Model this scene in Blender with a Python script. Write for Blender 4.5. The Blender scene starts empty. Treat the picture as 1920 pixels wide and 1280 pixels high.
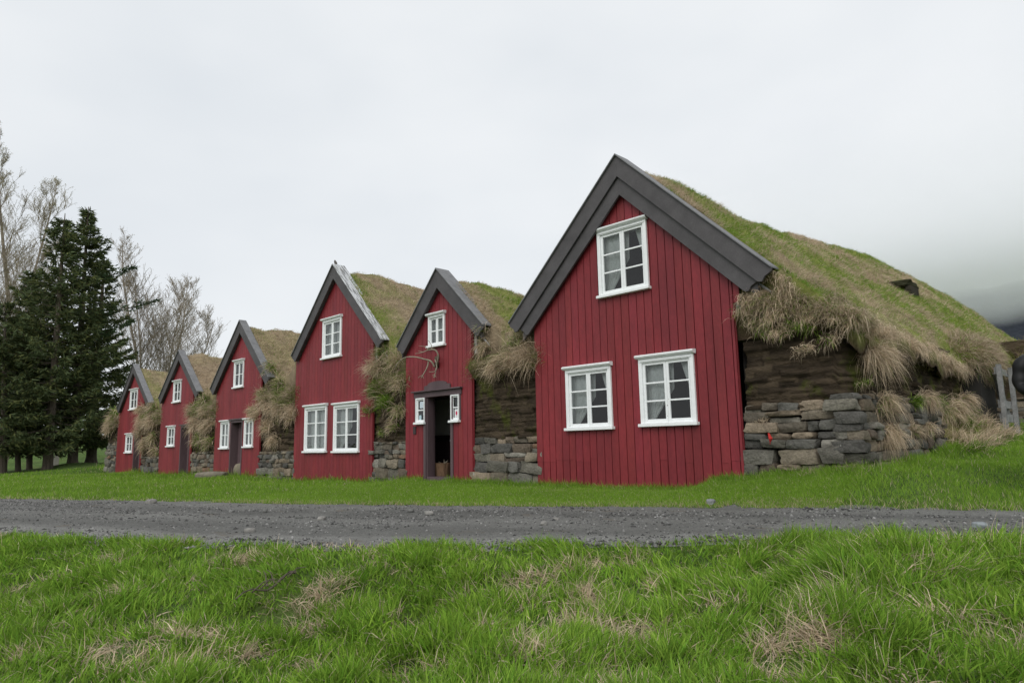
import bpy, math, random
import numpy as np
from mathutils import Vector, Matrix
R = math.radians
rng = np.random.default_rng(7)
rnd = random.Random(5)
scene = bpy.context.scene
col = scene.collection

# ------------------------------------------------------------------ camera, sky, sun, exposure
CAM = Vector((0, 0, .84))
YAW, PITCH, ROLL, FPX = R(45.36), R(8.593), R(-1.12), 1280.0
_f = Vector((-math.sin(YAW)*math.cos(PITCH), math.cos(YAW)*math.cos(PITCH), math.sin(PITCH)))
_r = Vector((math.cos(YAW), math.sin(YAW), 0)); _u = _r.cross(_f)
r2 = math.cos(ROLL)*_r + math.sin(ROLL)*_u; u2 = -math.sin(ROLL)*_r + math.cos(ROLL)*_u
cam_d = bpy.data.cameras.new('camera'); cam = bpy.data.objects.new('camera', cam_d); col.objects.link(cam)
cam_d.sensor_width = 36; cam_d.lens = 36*FPX/1920; cam_d.clip_end = 6000; cam_d.clip_start = .05
m = Matrix((( r2.x, u2.x, -_f.x, CAM.x), (r2.y, u2.y, -_f.y, CAM.y), (r2.z, u2.z, -_f.z, CAM.z), (0, 0, 0, 1)))
cam.matrix_world = m
scene.camera = cam

world = bpy.data.worlds.new('World'); scene.world = world; world.use_nodes = True
wn = world.node_tree.nodes; wl = world.node_tree.links
for n in list(wn): wn.remove(n)
wo = wn.new('ShaderNodeOutputWorld'); bg = wn.new('ShaderNodeBackground')
tc = wn.new('ShaderNodeTexCoord'); mp = wn.new('ShaderNodeMapping'); mp.inputs['Scale'].default_value = (1, 1, 2.2)
ns = wn.new('ShaderNodeTexNoise'); ns.inputs['Scale'].default_value = 1.5; ns.inputs['Detail'].default_value = 4; ns.inputs['Roughness'].default_value = .5
rp = wn.new('ShaderNodeValToRGB'); rp.color_ramp.elements[0].position = .3; rp.color_ramp.elements[1].position = .72
rp.color_ramp.elements[0].color = (.665, .70, .735, 1); rp.color_ramp.elements[1].color = (.83, .845, .855, 1)
wl.new(tc.outputs['Generated'], mp.inputs[0]); wl.new(mp.outputs[0], ns.inputs['Vector']); wl.new(ns.outputs['Fac'], rp.inputs[0])
sky = wn.new('ShaderNodeTexSky'); sky.sky_type = 'NISHITA'; sky.sun_disc = False; sky.sun_elevation = R(42); sky.sun_rotation = R(155)
mx = wn.new('ShaderNodeMix'); mx.data_type = 'RGBA'; mx.blend_type = 'ADD'; mx.inputs[0].default_value = .006
wl.new(rp.outputs[0], mx.inputs[6]); wl.new(sky.outputs[0], mx.inputs[7])
wl.new(mx.outputs[2], bg.inputs[0]); bg.inputs[1].default_value = 1.0
wl.new(bg.outputs[0], wo.inputs[0])
sd = bpy.data.lights.new('sun', 'SUN'); sd.energy = 1.5; sd.angle = R(45); sd.color = (1, .98, .95)
so = bpy.data.objects.new('sun', sd); col.objects.link(so); so.rotation_euler = (R(48), 0, R(25))
scene.view_settings.view_transform = 'Standard'; scene.view_settings.look = 'None'
scene.view_settings.exposure = .13; scene.view_settings.gamma = 1
scene.render.engine = 'CYCLES'
try: scene.cycles.volume_step_rate = 4; scene.cycles.max_bounces = 8; scene.cycles.volume_bounces = 6; scene.cycles.transparent_max_bounces = 16
except Exception: pass

def ray(px, py):
    d = (px-960)/FPX*r2 - (py-640)/FPX*u2 + _f
    return d
def at_fwd(px, py, F):
    d = ray(px, py); h = Vector((_f.x, _f.y, 0)).normalized()
    return CAM + d*(F/d.dot(h))
def at_Y(px, py, Y=10):
    d = ray(px, py); return CAM + d*(Y/d.y)

# ------------------------------------------------------------------ noise
def _h(i, j, k, s):
    n = (i.astype(np.int64)*374761393 + j.astype(np.int64)*668265263 + k.astype(np.int64)*1274126177 + s*974634777) & 0xffffffff
    n = ((n ^ (n >> 13))*1274126177) & 0xffffffff
    n = n ^ (n >> 16)
    return (n & 0xffff)/65535.0
def vn(x, y, z=0., s=0):
    x, y, z = np.broadcast_arrays(np.asarray(x, float), np.asarray(y, float), np.asarray(z, float))
    i, j, k = np.floor(x), np.floor(y), np.floor(z)
    a, b, c = x-i, y-j, z-k
    a = a*a*(3-2*a); b = b*b*(3-2*b); c = c*c*(3-2*c)
    o = 0
    for di in (0, 1):
        for dj in (0, 1):
            for dk in (0, 1):
                o = o + _h(i+di, j+dj, k+dk, s)*(a if di else 1-a)*(b if dj else 1-b)*(c if dk else 1-c)
    return o*2-1
def fb(x, y, z=0., s=0, o=3):
    t = 0; a = 1; n = 0
    x = np.asarray(x, float); y = np.asarray(y, float); z = np.asarray(z, float)
    for q in range(o):
        t = t + a*vn(x, y, z, s+q*17); n += a; a *= .5; x = x*2.03; y = y*2.03; z = z*2.03
    return t/n
def sstep(a, b, x):
    t = np.clip((x-a)/(b-a), 0, 1); return t*t*(3-2*t)

# ------------------------------------------------------------------ objects
def tag(o, label=None, cat=None, group=None, kind=None):
    if label: o['label'] = label
    if cat: o['category'] = cat
    if group: o['group'] = group
    if kind: o['kind'] = kind
    return o
def thing(name, loc, label, cat, group=None):
    o = bpy.data.objects.new(name, None); o.location = loc; o.empty_display_size = .2
    col.objects.link(o); return tag(o, label, cat, group)
def attach(o, parent):
    o.parent = parent
    if parent.parent is None:
        o.matrix_parent_inverse = Matrix.Translation(-parent.location)
def link(me, name, mat, parent=None, smooth=False):
    o = bpy.data.objects.new(name, me); me.name = name
    if mat: me.materials.append(mat)
    if smooth: me.polygons.foreach_set('use_smooth', [True]*len(me.polygons))
    col.objects.link(o)
    if parent: attach(o, parent)
    return o
def set_col(me, C):
    a = me.color_attributes.new('Col', 'FLOAT_COLOR', 'POINT')
    C = np.asarray(C, np.float32)
    if C.shape[1] == 3: C = np.concatenate([C, np.ones((len(C), 1), np.float32)], 1)
    a.data.foreach_set('color', C.ravel())
def np_mesh(name, V, F, mat, parent=None, C=None, smooth=False, ns=None):
    """F: (n,k) array, or list of arrays of different k"""
    me = bpy.data.meshes.new(name); V = np.asarray(V, np.float32)
    Fs = F if isinstance(F, list) else [F]
    Fs = [np.asarray(f, np.int32) for f in Fs if len(f)]
    lv = np.concatenate([f.ravel() for f in Fs]); sz = np.concatenate([np.full(len(f), f.shape[1], np.int32) for f in Fs])
    me.vertices.add(len(V)); me.vertices.foreach_set('co', V.ravel())
    me.loops.add(len(lv)); me.loops.foreach_set('vertex_index', lv)
    me.polygons.add(len(sz)); st = np.concatenate([[0], np.cumsum(sz)[:-1]]).astype(np.int32)
    me.polygons.foreach_set('loop_start', st); me.polygons.foreach_set('loop_total', sz)
    me.update(calc_edges=True)
    if C is not None: set_col(me, C)
    return link(me, name, mat, parent, smooth)
class MB:
    def __init__(s): s.v = []; s.f = []; s.c = []; s.cc = (1, 1, 1)
    def add(s, vs, fs, c=None):
        b = len(s.v); s.v += [tuple(v) for v in vs]; s.f += [tuple(b+i for i in f) for f in fs]
        s.c += [c or s.cc]*len(vs)
    def box(s, x0, x1, y0, y1, z0, z1, c=None):
        s.add([(x0, y0, z0), (x1, y0, z0), (x1, y1, z0), (x0, y1, z0), (x0, y0, z1), (x1, y0, z1), (x1, y1, z1), (x0, y1, z1)],
              [(0, 3, 2, 1), (4, 5, 6, 7), (0, 1, 5, 4), (1, 2, 6, 5), (2, 3, 7, 6), (3, 0, 4, 7)], c)
    def prism(s, poly, y0, y1, c=None):       # poly in XZ, extruded along Y
        n = len(poly)
        s.add([(p[0], y0, p[1]) for p in poly]+[(p[0], y1, p[1]) for p in poly],
              [tuple(range(n)), tuple(range(2*n-1, n-1, -1))]+[(i, i+n, (i+1) % n+n, (i+1) % n) for i in range(n)], c)
    def tube(s, pts, rad, n=6, c=None, cap=True):
        pts = [Vector(p) for p in pts]; b = []; k = len(pts)
        ref = Vector((0, 0, 1)); vs = []
        for i, p in enumerate(pts):
            d = (pts[min(i+1, k-1)]-pts[max(i-1, 0)]).normalized()
            a = d.cross(ref)
            if a.length < .05: a = d.cross(Vector((1, 0, 0)))
            a.normalize(); e = d.cross(a)
            for j in range(n):
                t = 2*math.pi*j/n; vs.append(p+float(rad[i])*(math.cos(t)*a+math.sin(t)*e))
        fs = [(i*n+j, i*n+(j+1) % n, (i+1)*n+(j+1) % n, (i+1)*n+j) for i in range(k-1) for j in range(n)]
        if cap: fs += [tuple(range(n-1, -1, -1)), tuple((k-1)*n+j for j in range(n))]
        s.add(vs, fs, c)
    def build(s, name, mat, parent=None, smooth=False, bevel=0):
        me = bpy.data.meshes.new(name); me.from_pydata(s.v, [], s.f); me.update()
        set_col(me, s.c)
        o = link(me, name, mat, parent, smooth)
        if bevel:
            b = o.modifiers.new('b', 'BEVEL'); b.width = bevel; b.segments = 2; b.limit_method = 'ANGLE'
        return o

# ------------------------------------------------------------------ materials
def mat(name, base=(.5, .5, .5), rough=.8, attr=False, noise=None, bump=None, spec=.3, metal=0, coords='Object', stretch=(1, 1, 1), trans=0):
    """noise: (scale, darkest multiplier, lightest multiplier) or list; bump: (scale, strength, distance)"""
    m = bpy.data.materials.new(name); m.use_nodes = True; t = m.node_tree; N = t.nodes; L = t.links
    p = N['Principled BSDF']; p.inputs['Roughness'].default_value = rough; p.inputs['Metallic'].default_value = metal
    p.inputs['Specular IOR Level'].default_value = spec
    tcn = N.new('ShaderNodeTexCoord'); mpn = N.new('ShaderNodeMapping'); mpn.inputs['Scale'].default_value = stretch
    L.new(tcn.outputs['Object'], mpn.inputs[0])
    rgb = N.new('ShaderNodeRGB'); rgb.outputs[0].default_value = (*base, 1); cur = rgb.outputs[0]
    def mul(a, b):
        x = N.new('ShaderNodeMix'); x.data_type = 'RGBA'; x.blend_type = 'MULTIPLY'; x.inputs[0].default_value = 1
        L.new(a, x.inputs[6]); L.new(b, x.inputs[7]); return x.outputs[2]
    if attr:
        a = N.new('ShaderNodeAttribute'); a.attribute_name = 'Col'; cur = mul(cur, a.outputs['Color'])
    for nz in ([noise] if isinstance(noise, tuple) else (noise or [])):
        n = N.new('ShaderNodeTexNoise'); n.inputs['Scale'].default_value = nz[0]; n.inputs['Detail'].default_value = 5; n.inputs['Roughness'].default_value = .6
        L.new(mpn.outputs[0], n.inputs['Vector'])
        rr = N.new('ShaderNodeMapRange'); rr.inputs[1].default_value = .3; rr.inputs[2].default_value = .7; rr.inputs[3].default_value = nz[1]; rr.inputs[4].default_value = nz[2]
        L.new(n.outputs['Fac'], rr.inputs[0]); cur = mul(cur, rr.outputs[0])
    L.new(cur, p.inputs['Base Color'])
    if bump:
        n = N.new('ShaderNodeTexNoise'); n.inputs['Scale'].default_value = bump[0]; n.inputs['Detail'].default_value = 6; n.inputs['Roughness'].default_value = .65
        L.new(mpn.outputs[0], n.inputs['Vector'])
        b = N.new('ShaderNodeBump'); b.inputs['Strength'].default_value = bump[1]; b.inputs['Distance'].default_value = bump[2]
        L.new(n.outputs['Fac'], b.inputs['Height']); L.new(b.outputs[0], p.inputs['Normal'])
    if trans:
        tr = N.new('ShaderNodeBsdfTranslucent'); L.new(cur, tr.inputs[0]); ms = N.new('ShaderNodeMixShader'); ms.inputs[0].default_value = trans
        L.new(p.outputs[0], ms.inputs[1]); L.new(tr.outputs[0], ms.inputs[2]); L.new(ms.outputs[0], N['Material Output'].inputs[0])
    m['cur'] = 1
    return m
def layer(m, scale, lo, hi, colr, kind='noise', stretch=(1, 1, 1), rot=0):
    """paint real patches (moss, lichen, flaked paint) of another colour into a material"""
    t = m.node_tree; N = t.nodes; L = t.links; p = N['Principled BSDF']
    src = p.inputs['Base Color'].links[0].from_socket
    tcn = N.new('ShaderNodeTexCoord'); mpn = N.new('ShaderNodeMapping'); mpn.inputs['Scale'].default_value = stretch; L.new(tcn.outputs['Object'], mpn.inputs[0])
    if rot:
        m0 = N.new('ShaderNodeMapping'); m0.inputs['Rotation'].default_value = (0, -rot, 0); L.new(tcn.outputs['Object'], m0.inputs[0]); L.new(m0.outputs[0], mpn.inputs[0])
    if kind == 'noise':
        n = N.new('ShaderNodeTexNoise'); n.inputs['Detail'].default_value = 6; n.inputs['Roughness'].default_value = .62; o = n.outputs['Fac']
    else:
        n = N.new('ShaderNodeTexVoronoi'); o = n.outputs['Distance']
    n.inputs['Scale'].default_value = scale; L.new(mpn.outputs[0], n.inputs['Vector'])
    rr = N.new('ShaderNodeMapRange'); rr.inputs[1].default_value = lo; rr.inputs[2].default_value = hi; L.new(o, rr.inputs[0])
    x = N.new('ShaderNodeMix'); x.data_type = 'RGBA'; L.new(rr.outputs[0], x.inputs[0]); L.new(src, x.inputs[6]); x.inputs[7].default_value = (*colr, 1)
    L.new(x.outputs[2], p.inputs['Base Color'])
    return m

M = {}
M['red'] = mat('red_paint', (.205, .023, .029), .55, True, [(1.4, .8, 1.15), (9, .88, 1.1), (40, .85, 1.12)], (40, .25, .003), .35, stretch=(1, 1, .25))
layer(M['red'], 60, .76, .8, (.33, .14, .12))
M['grey'] = mat('dark_grey_paint', (.075, .07, .072), .6, True, [(3, .8, 1.2), (40, .85, 1.15)], (30, .3, .003), .35)
M['peel'] = mat('weathered_white_paint', (.55, .56, .57), .7, True, (8, .8, 1.05), (30, .4, .004))
layer(M['peel'], 7, .50, .54, (.17, .17, .17), stretch=(.35, 4, 3), rot=R(45))
layer(M['peel'], 5, .62, .7, (.16, .16, .10))
M['cap'] = mat('verge_top', (.17, .17, .175), .6, True, (6, .8, 1.2), (30, .3, .003))
M['white'] = mat('white_paint', (.84, .86, .86), .45, True, (12, .93, 1.03), (60, .15, .002), .4)
layer(M['white'], 14, .68, .71, (.4, .38, .35))
M['brown'] = mat('brown_paint', (.10, .068, .074), .55, True, [(3, .8, 1.15), (30, .9, 1.1)], (30, .25, .003), stretch=(1, 1, .2))
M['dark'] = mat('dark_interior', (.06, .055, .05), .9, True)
M['plaster'] = mat('pale_plaster', (.78, .78, .75), .9, True)
M['stone'] = mat('stone', (1, 1, 1), .85, True, [(5, .7, 1.25), (35, .75, 1.2)], (11, 1, .06), .25)
layer(M['stone'], 7, .66, .72, (.42, .42, .38))
layer(M['stone'], 5, .72, .76, (.3, .13, .05))
M['turf'] = mat('turf_block', (1, 1, 1), .95, True, [(3, .65, 1.3), (1.3, .8, 1.2)], (9, 1, .06), .1, stretch=(1, 1, 2.5))
layer(M['turf'], 1.8, .53, .68, (.075, .085, .018), stretch=(1.2, 1, .9))
layer(M['turf'], 17, .70, .73, (.42, .42, .38))
M['soil'] = mat('turf_soil', (1, 1, 1), .95, True, [(4, .7, 1.3)], (14, 1, .05), .1)
M['grass'] = mat('grass_blade', (1, 1, 1), .65, True, None, None, .10, trans=.34)
M['needle'] = mat('needles', (1.1, 1.1, 1.1), .75, True, None, None, .1, trans=.2)
M['bark'] = mat('bark', (.11, .09, .07), .9, True, (10, .6, 1.3), (14, 1, .03), stretch=(1, 1, .3))
M['twig'] = mat('pale_bark', (.31, .265, .21), .85, True, (6, .75, 1.2))
M['ground'] = mat('ground_grass', (.075, .125, .03), .95, False, [(1.2, .7, 1.3), (9, .6, 1.4), (60, .6, 1.4)], (40, 1, .03), .1)
layer(M['ground'], .6, .5, .75, (.09, .11, .03))
M['road'] = mat('gravel_road', (.145, .144, .134), .9, True, [(.9, .85, 1.15), (25, .75, 1.25), (120, .5, 1.6)], (70, 1, .02), .2)
layer(M['road'], 1.1, .62, .72, (.14, .115, .085), stretch=(1, 1.8, 1))
M['rock'] = mat('rock', (1, 1, 1), .85, True, [(4, .7, 1.25), (30, .8, 1.2)], (12, .8, .03), .25)
M['wood'] = mat('grey_weathered_wood', (.27, .27, .26), .85, True, [(6, .6, 1.25), (40, .8, 1.15)], (30, .5, .006), stretch=(1, 1, 1))
M['antler'] = mat('antler', (.27, .24, .18), .7, True, (10, .7, 1.2), (30, .4, .004))
M['metal'] = mat('pale_metal', (.5, .52, .55), .45, True, (5, .8, 1.1), None, .5, .3)
M['paper'] = mat('paper', (1, 1, 1), .8, True)
M['bird'] = mat('feathers', (1, 1, 1), .8, True, (40, .8, 1.2))
M['jacket'] = mat('navy_jacket', (.05, .062, .095), .6, True, (20, .85, 1.15), None, .4)
M['cloth'] = mat('dark_trousers', (.02, .02, .023), .8, True, (20, .8, 1.2))
M['skin'] = mat('skin', (.5, .3, .22), .6, True)
M['hair'] = mat('hair', (.05, .035, .02), .6, True)
M['mount'] = mat('mountain', (.035, .04, .05), .95, False, (.02, .6, 1.5), (.03, 1, 8), .05)
def glass():
    m = bpy.data.materials.new('window_glass'); m.use_nodes = True; N = m.node_tree.nodes; L = m.node_tree.links
    N.remove(N['Principled BSDF']); t = N.new('ShaderNodeBsdfTransparent'); g = N.new('ShaderNodeBsdfGlossy'); g.inputs['Roughness'].default_value = .03
    f = N.new('ShaderNodeFresnel'); f.inputs[0].default_value = 1.6; x = N.new('ShaderNodeMixShader')
    t.inputs[0].default_value = (.9, .94, .94, 1)
    n = N.new('ShaderNodeTexNoise'); n.inputs['Scale'].default_value = 9; b = N.new('ShaderNodeBump'); b.inputs['Strength'].default_value = .12; b.inputs['Distance'].default_value = .02
    tcn = N.new('ShaderNodeTexCoord'); L.new(tcn.outputs['Object'], n.inputs['Vector']); L.new(n.outputs['Fac'], b.inputs['Height']); L.new(b.outputs[0], g.inputs['Normal'])
    L.new(f.outputs[0], x.inputs[0]); L.new(t.outputs[0], x.inputs[1]); L.new(g.outputs[0], x.inputs[2]); L.new(x.outputs[0], N['Material Output'].inputs[0])
    return m
M['glass'] = glass()
def lace():
    m = mat('lace_curtain', (.78, .79, .77), .9); N = m.node_tree.nodes; L = m.node_tree.links; p = N['Principled BSDF']
    tcn = N.new('ShaderNodeTexCoord'); v = N.new('ShaderNodeTexVoronoi'); v.inputs['Scale'].default_value = 26; v.feature = 'DISTANCE_TO_EDGE'
    mpn = N.new('ShaderNodeMapping'); mpn.inputs['Scale'].default_value = (1, .01, .8); L.new(tcn.outputs['Object'], mpn.inputs[0]); L.new(mpn.outputs[0], v.inputs['Vector'])
    rr = N.new('ShaderNodeMapRange'); rr.inputs[1].default_value = .05; rr.inputs[2].default_value = .12; rr.inputs[3].default_value = .97; rr.inputs[4].default_value = .86
    L.new(v.outputs['Distance'], rr.inputs[0]); L.new(rr.outputs[0], p.inputs['Alpha']); return m
M['lace'] = lace()

# ------------------------------------------------------------------ terrain
def zroad(X): return np.clip(.04+.015*np.asarray(X, float), -.42, .1)
FX = np.array([-200, -60, -30, -22.3, -15.6, -11, -7.4, -4.4, -2.6, -1.5, 6, 60]); FY = np.array([-50, -9, 1.2, 3.2, 4.98, 6.11, 7.26, 8.44, 9.03, 9.25, 11.5, 30])
NX = np.array([-200, -60, -20, -9.97, -7.39, -5.73, -4.28, -3.51, -2.75, -1.39, 4, 60]); NY = np.array([-55, -15, -1.6, 1.47, 2.38, 3.19, 4.18, 4.95, 5.8, 6.4, 8.3, 27])
def Yf(X): return np.interp(X, FX, FY)
def Yn(X): return np.interp(X, NX, NY)
TREES = [(6, 886, 37), (34, 883, 39), (55, 880, 42), (89, 878, 38), (136, 867, 40), (171, 862, 43)]
TP = [at_fwd(*t) for t in TREES]
CP = [(-60, 10, -.2), (-50, 10, -.2), (-38, 10, -.22), (-31, 10, -.14), (-25.5, 10, -.09), (-19.5, 10, -.12), (-15.6, 10, -.05), (-11.5, 10, .01), (-9.4, 10, 0), (-7.5, 10, 0), (-6.2, 10, .02), (-5.2, 10, .24),
      (-4.3, 10, .34), (-3.35, 10, .40), (-3.3, 11.6, .48), (-3.3, 14, .62), (-3.2, 16.6, .80), (-2.5, 12, .42), (-2, 20, 1.12), (-1.6, 10.2, .12), (0, 10, .12), (1, 13, .5), (0, 17, .95), (5, 12, .3), (5, 20, 1.2), (0, 30, 1.5), (12, 30, 2), (-10, 35, 1.6),
      (-41, 12, .05), (-43, 15, .35), (-38.5, 13, .3), (-55, 5, -.35), (-60, 20, .5), (-80, 30, .5), (-60, 60, .6), (-30, 40, .8), (-100, 0, -.3), (-200, 50, 0), (100, 30, 3), (0, 200, 6), (-200, 200, 1), (-10, 14, .5), (-20, 14, .3), (-30, 14, .1)]
CP += [(p.x, p.y, p.z) for p in TP]
for q_ in (-150, 0, 120, 240):
    for y_, f_ in ((846, 62), (832, 90), (815, 150)): p_ = at_fwd(q_, y_, f_); CP.append((p_.x, p_.y, p_.z))
CP = np.array(CP)
def base_z(X, Y):
    X = np.asarray(X, float); Y = np.asarray(Y, float); w = 0; t = 0
    for cx, cy, cz in CP:
        q = 1/(((X-cx)**2+(Y-cy)**2)+.05)**1.7; w = w+q; t = t+q*cz
    return t/w
HX, HY = -math.sin(YAW), math.cos(YAW)          # plan forward
def uv(X, Y): return X*HX+Y*HY, X*math.cos(YAW)+Y*math.sin(YAW)
def ground(X, Y):
    X = np.asarray(X, float); Y = np.asarray(Y, float)
    yf, yn, zr = Yf(X), Yn(X), zroad(X)
    D = np.maximum(10-yf, 1.2); t = np.clip((Y-yf)/D, 0, 1)
    b = base_z(X, np.maximum(Y, yf))
    zl = zr+(b-zr)*(t**.75) + .015*fb(X*.9, Y*.9, s=3)*sstep(0, .3, t)
    u, v = uv(X, Y)
    fg = -.30+.07*fb(X*.8, Y*.8, s=11)+.10*fb(X*2.2, Y*2.2, s=12)
    mound = sstep(-.3, 2.6, v-.35*(u-4.8))*np.exp(-((u-4.9)/1.3)**2)
    fg = fg+.32*mound
    fg = fg+.16*np.exp(-(((u-5.9)/.7)**2+((v+1.25)/.8)**2))
    d = (yn-Y)*.88
    zf = zr+(fg-zr)*sstep(-.2, 1.7, d)
    z = np.where(Y > yf, zl, np.where(Y > yn, zr-.035*sstep(.02, .2, np.minimum(Y-yn, yf-Y)), zf))
    return z
def axis(lo, hi, a, b, st):
    mid = np.arange(a, b+1e-6, st); L = []; x = a; s = st
    while x > lo: s *= 1.35; x -= s; L.append(x)
    Rr = []; x = b; s = st
    while x < hi: s *= 1.35; x += s; Rr.append(x)
    return np.concatenate([L[::-1], mid, Rr])
def grid_faces(nx, ny):
    i, j = np.meshgrid(np.arange(nx-1), np.arange(ny-1)); a = (j*nx+i).ravel()
    return np.stack([a, a+1, a+nx+1, a+nx], 1)
xs = axis(-3000, 3000, -30, 3, .16); ys = axis(-3000, 3000, 0, 14, .14)
XX, YY = np.meshgrid(xs, ys)
ZZ = ground(XX, YY)
o = np_mesh('ground', np.stack([XX.ravel(), YY.ravel(), ZZ.ravel()], 1), grid_faces(len(xs), len(ys)), M['ground'], smooth=True); tag(o, kind='structure')
# road sheet
xr = np.concatenate([np.arange(-120, -24, 1.5), np.arange(-24, 3, .12), np.arange(3, 50, 1.5)]); tr = np.linspace(0, 1, 36)
XX, TT = np.meshgrid(xr, tr)
y0 = Yn(XX)-.14+.12*fb(XX*1.1, 3, s=21)+.08*fb(XX*5, 1, s=23); y1 = Yf(XX)+.06+.16*fb(XX*1.3, 9, s=22)+.07*fb(XX*6, 2, s=24)
YY = y0+(y1-y0)*TT
ZZ = zroad(XX)+.004+.035*fb(XX*.6, YY*1.6, s=25)*np.minimum(1, 6*TT*(1-TT))+.008*fb(XX*6, YY*6, s=26)
ZZ = np.where((YY > Yf(XX)) | (YY < Yn(XX)+.05), ground(XX, YY)+.005, ZZ)
lane = np.exp(-((TT-.33)/.10)**2)+np.exp(-((TT-.72)/.10)**2)+.5*fb(XX*.4, TT*6, s=27)
CR = (1.12-.30*np.clip(lane, 0, 1))[..., None]*np.array([1, 1, 1])*(1+.22*(TT < .2)[..., None])*(1+.12*fb(XX*1.5, YY*3, s=28))[..., None]
o = np_mesh('road', np.stack([XX.ravel(), YY.ravel(), ZZ.ravel()], 1), grid_faces(len(xr), len(tr)), M['road'], None, CR.reshape(-1, 3), smooth=True); tag(o, kind='structure')
def on_road(X, Y):
    return (Y > Yn(X)-.1) & (Y < Yf(X)+.02)

# ------------------------------------------------------------------ grass blades (numpy)
GREEN = np.array([.135, .285, .028]); DEEP = np.array([.045, .12, .013]); LIME = np.array([.32, .47, .065])
DRY = np.array([.50, .385, .26]); STRAW = np.array([.66, .55, .41]); BROWN = np.array([.24, .165, .11])
def unit(a): return a/np.maximum(np.linalg.norm(a, axis=1, keepdims=True), 1e-6)
def blades(P, D, L, W, C, bend, segs=3, name='grass', parent=None, material=None):
    n = len(P); P = P.astype(float); D = unit(D.astype(float)); L = np.broadcast_to(L, (n,)); W = np.broadcast_to(W, (n,))
    S = unit(np.cross(D, rng.normal(size=(n, 3))))
    V = np.zeros((n, 2*segs+1, 3)); p = P.copy(); d = D.copy()
    for k in range(segs):
        w = (W*(1-(k/segs)**1.6)*.5)[:, None]
        V[:, 2*k] = p-S*w; V[:, 2*k+1] = p+S*w
        p = p+d*(L/segs)[:, None]; d = unit(d+bend)
    V[:, 2*segs] = p
    nv = 2*segs+1; b = (np.arange(n)*nv)[:, None]
    Q = [b+np.array([[2*k, 2*k+1, 2*k+3, 2*k+2]]) for k in range(segs-1)]
    T = b+np.array([[2*segs-2, 2*segs-1, 2*segs]])
    CC = np.repeat(C[:, None, :], nv, 1)
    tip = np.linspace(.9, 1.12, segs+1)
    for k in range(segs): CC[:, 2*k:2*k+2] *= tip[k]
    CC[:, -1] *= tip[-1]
    F = [np.concatenate(Q)] if Q else []
    return np_mesh(name, V.reshape(-1, 3), F+[T], material or M['grass'], parent, CC.reshape(-1, 3))
class Bl:                                            # collects blades before making one mesh
    def __init__(s): s.a = []
    def add(s, P, D, L, W, C, bend):
        n = len(P)
        if n == 0: return
        s.a.append((P, D, np.broadcast_to(L, (n,)), np.broadcast_to(W, (n,)), C, np.broadcast_to(bend, (n, 3))))
    def build(s, name, parent=None, segs=3):
        if not s.a: return None
        z = [np.concatenate([a[i] for a in s.a]) for i in range(6)]
        return blades(z[0], z[1], z[2], z[3], z[4], z[5], segs, name, parent)
def mixc(dry, n, g1=GREEN, g2=DEEP, d1=DRY, d2=STRAW):
    a = rng.random((n, 1)); isd = (rng.random(n) < dry)[:, None]
    c = np.where(isd, d1*(1-a)+d2*a, g1*(1-a)+g2*a)
    return c*rng.uniform(.75, 1.25, (n, 1))
def in_view(P, pad=60):
    Q = P-np.array(CAM); zf = Q@np.array(_f); x = Q@np.array(r2); y = Q@np.array(u2)
    zf = np.maximum(zf, .01); px = 960+FPX*x/zf; py = 640-FPX*y/zf
    return (zf > .3) & (px > -pad) & (px < 1920+pad) & (py > -pad) & (py < 1280+pad*1.5)

# foreground meadow: scatter in (u,v)
def gpx(px, py, z=-.28):
    d = ray(px, py); t = (z-.84)/d.z; return d.x*t, d.y*t
DRYSPOT = [(840, 1095, .16, .7), (965, 1130, .2, .8), (625, 1075, .25, .7), (680, 1050, .3, .55), (540, 1140, .18, .6), (780, 1170, .1, .8), (600, 1150, .13, .6), (860, 1140, .12, .7), (350, 1240, .28, .75), (200, 1250, .16, .6),
           (470, 1225, .12, .7), (1010, 1245, .14, .85), (1215, 1195, .17, .8), (1110, 1130, .1, .7), (1490, 1240, .17, .85), (1560, 1265, .1, .6), (1330, 1060, .2, .55), (1420, 1070, .2, .4), (1840, 1120, .18, .6), (1780, 1100, .14, .6), (1870, 1240, .14, .5),
           (1660, 1060, .16, .4), (80, 1135, .14, .5), (220, 1085, .16, .5), (60, 1230, .14, .7), (760, 1240, .15, .5), (1160, 1250, .12, .5), (30, 1110, .2, .4)]
DS = [(gpx(a, b), r, s) for a, b, r, s in DRYSPOT]
_q = np.random.default_rng(99)
for _ in range(150):
    u_ = 3+_q.random()*4; v_ = (_q.random()*2-1)*u_*.8; DS.append(((u_*HX+v_*math.cos(YAW), u_*HY+v_*math.sin(YAW)), .04+.09*_q.random(), _q.uniform(.4, 1)))
def dry_field(X, Y):
    d = sstep(.3, .75, fb(X*1.5, Y*1.5, s=31)+.35*fb(X*6, Y*6, s=33))*.6
    for (sx, sy), r, s in DS: d = d+s*1.25*np.exp(-(((X-sx)**2+(Y-sy)**2)/(r*.95)**2))*np.clip(.55+1.3*fb(X*6, Y*6, s=5), 0, 1.5)
    return np.clip(d, 0, .92)
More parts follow.
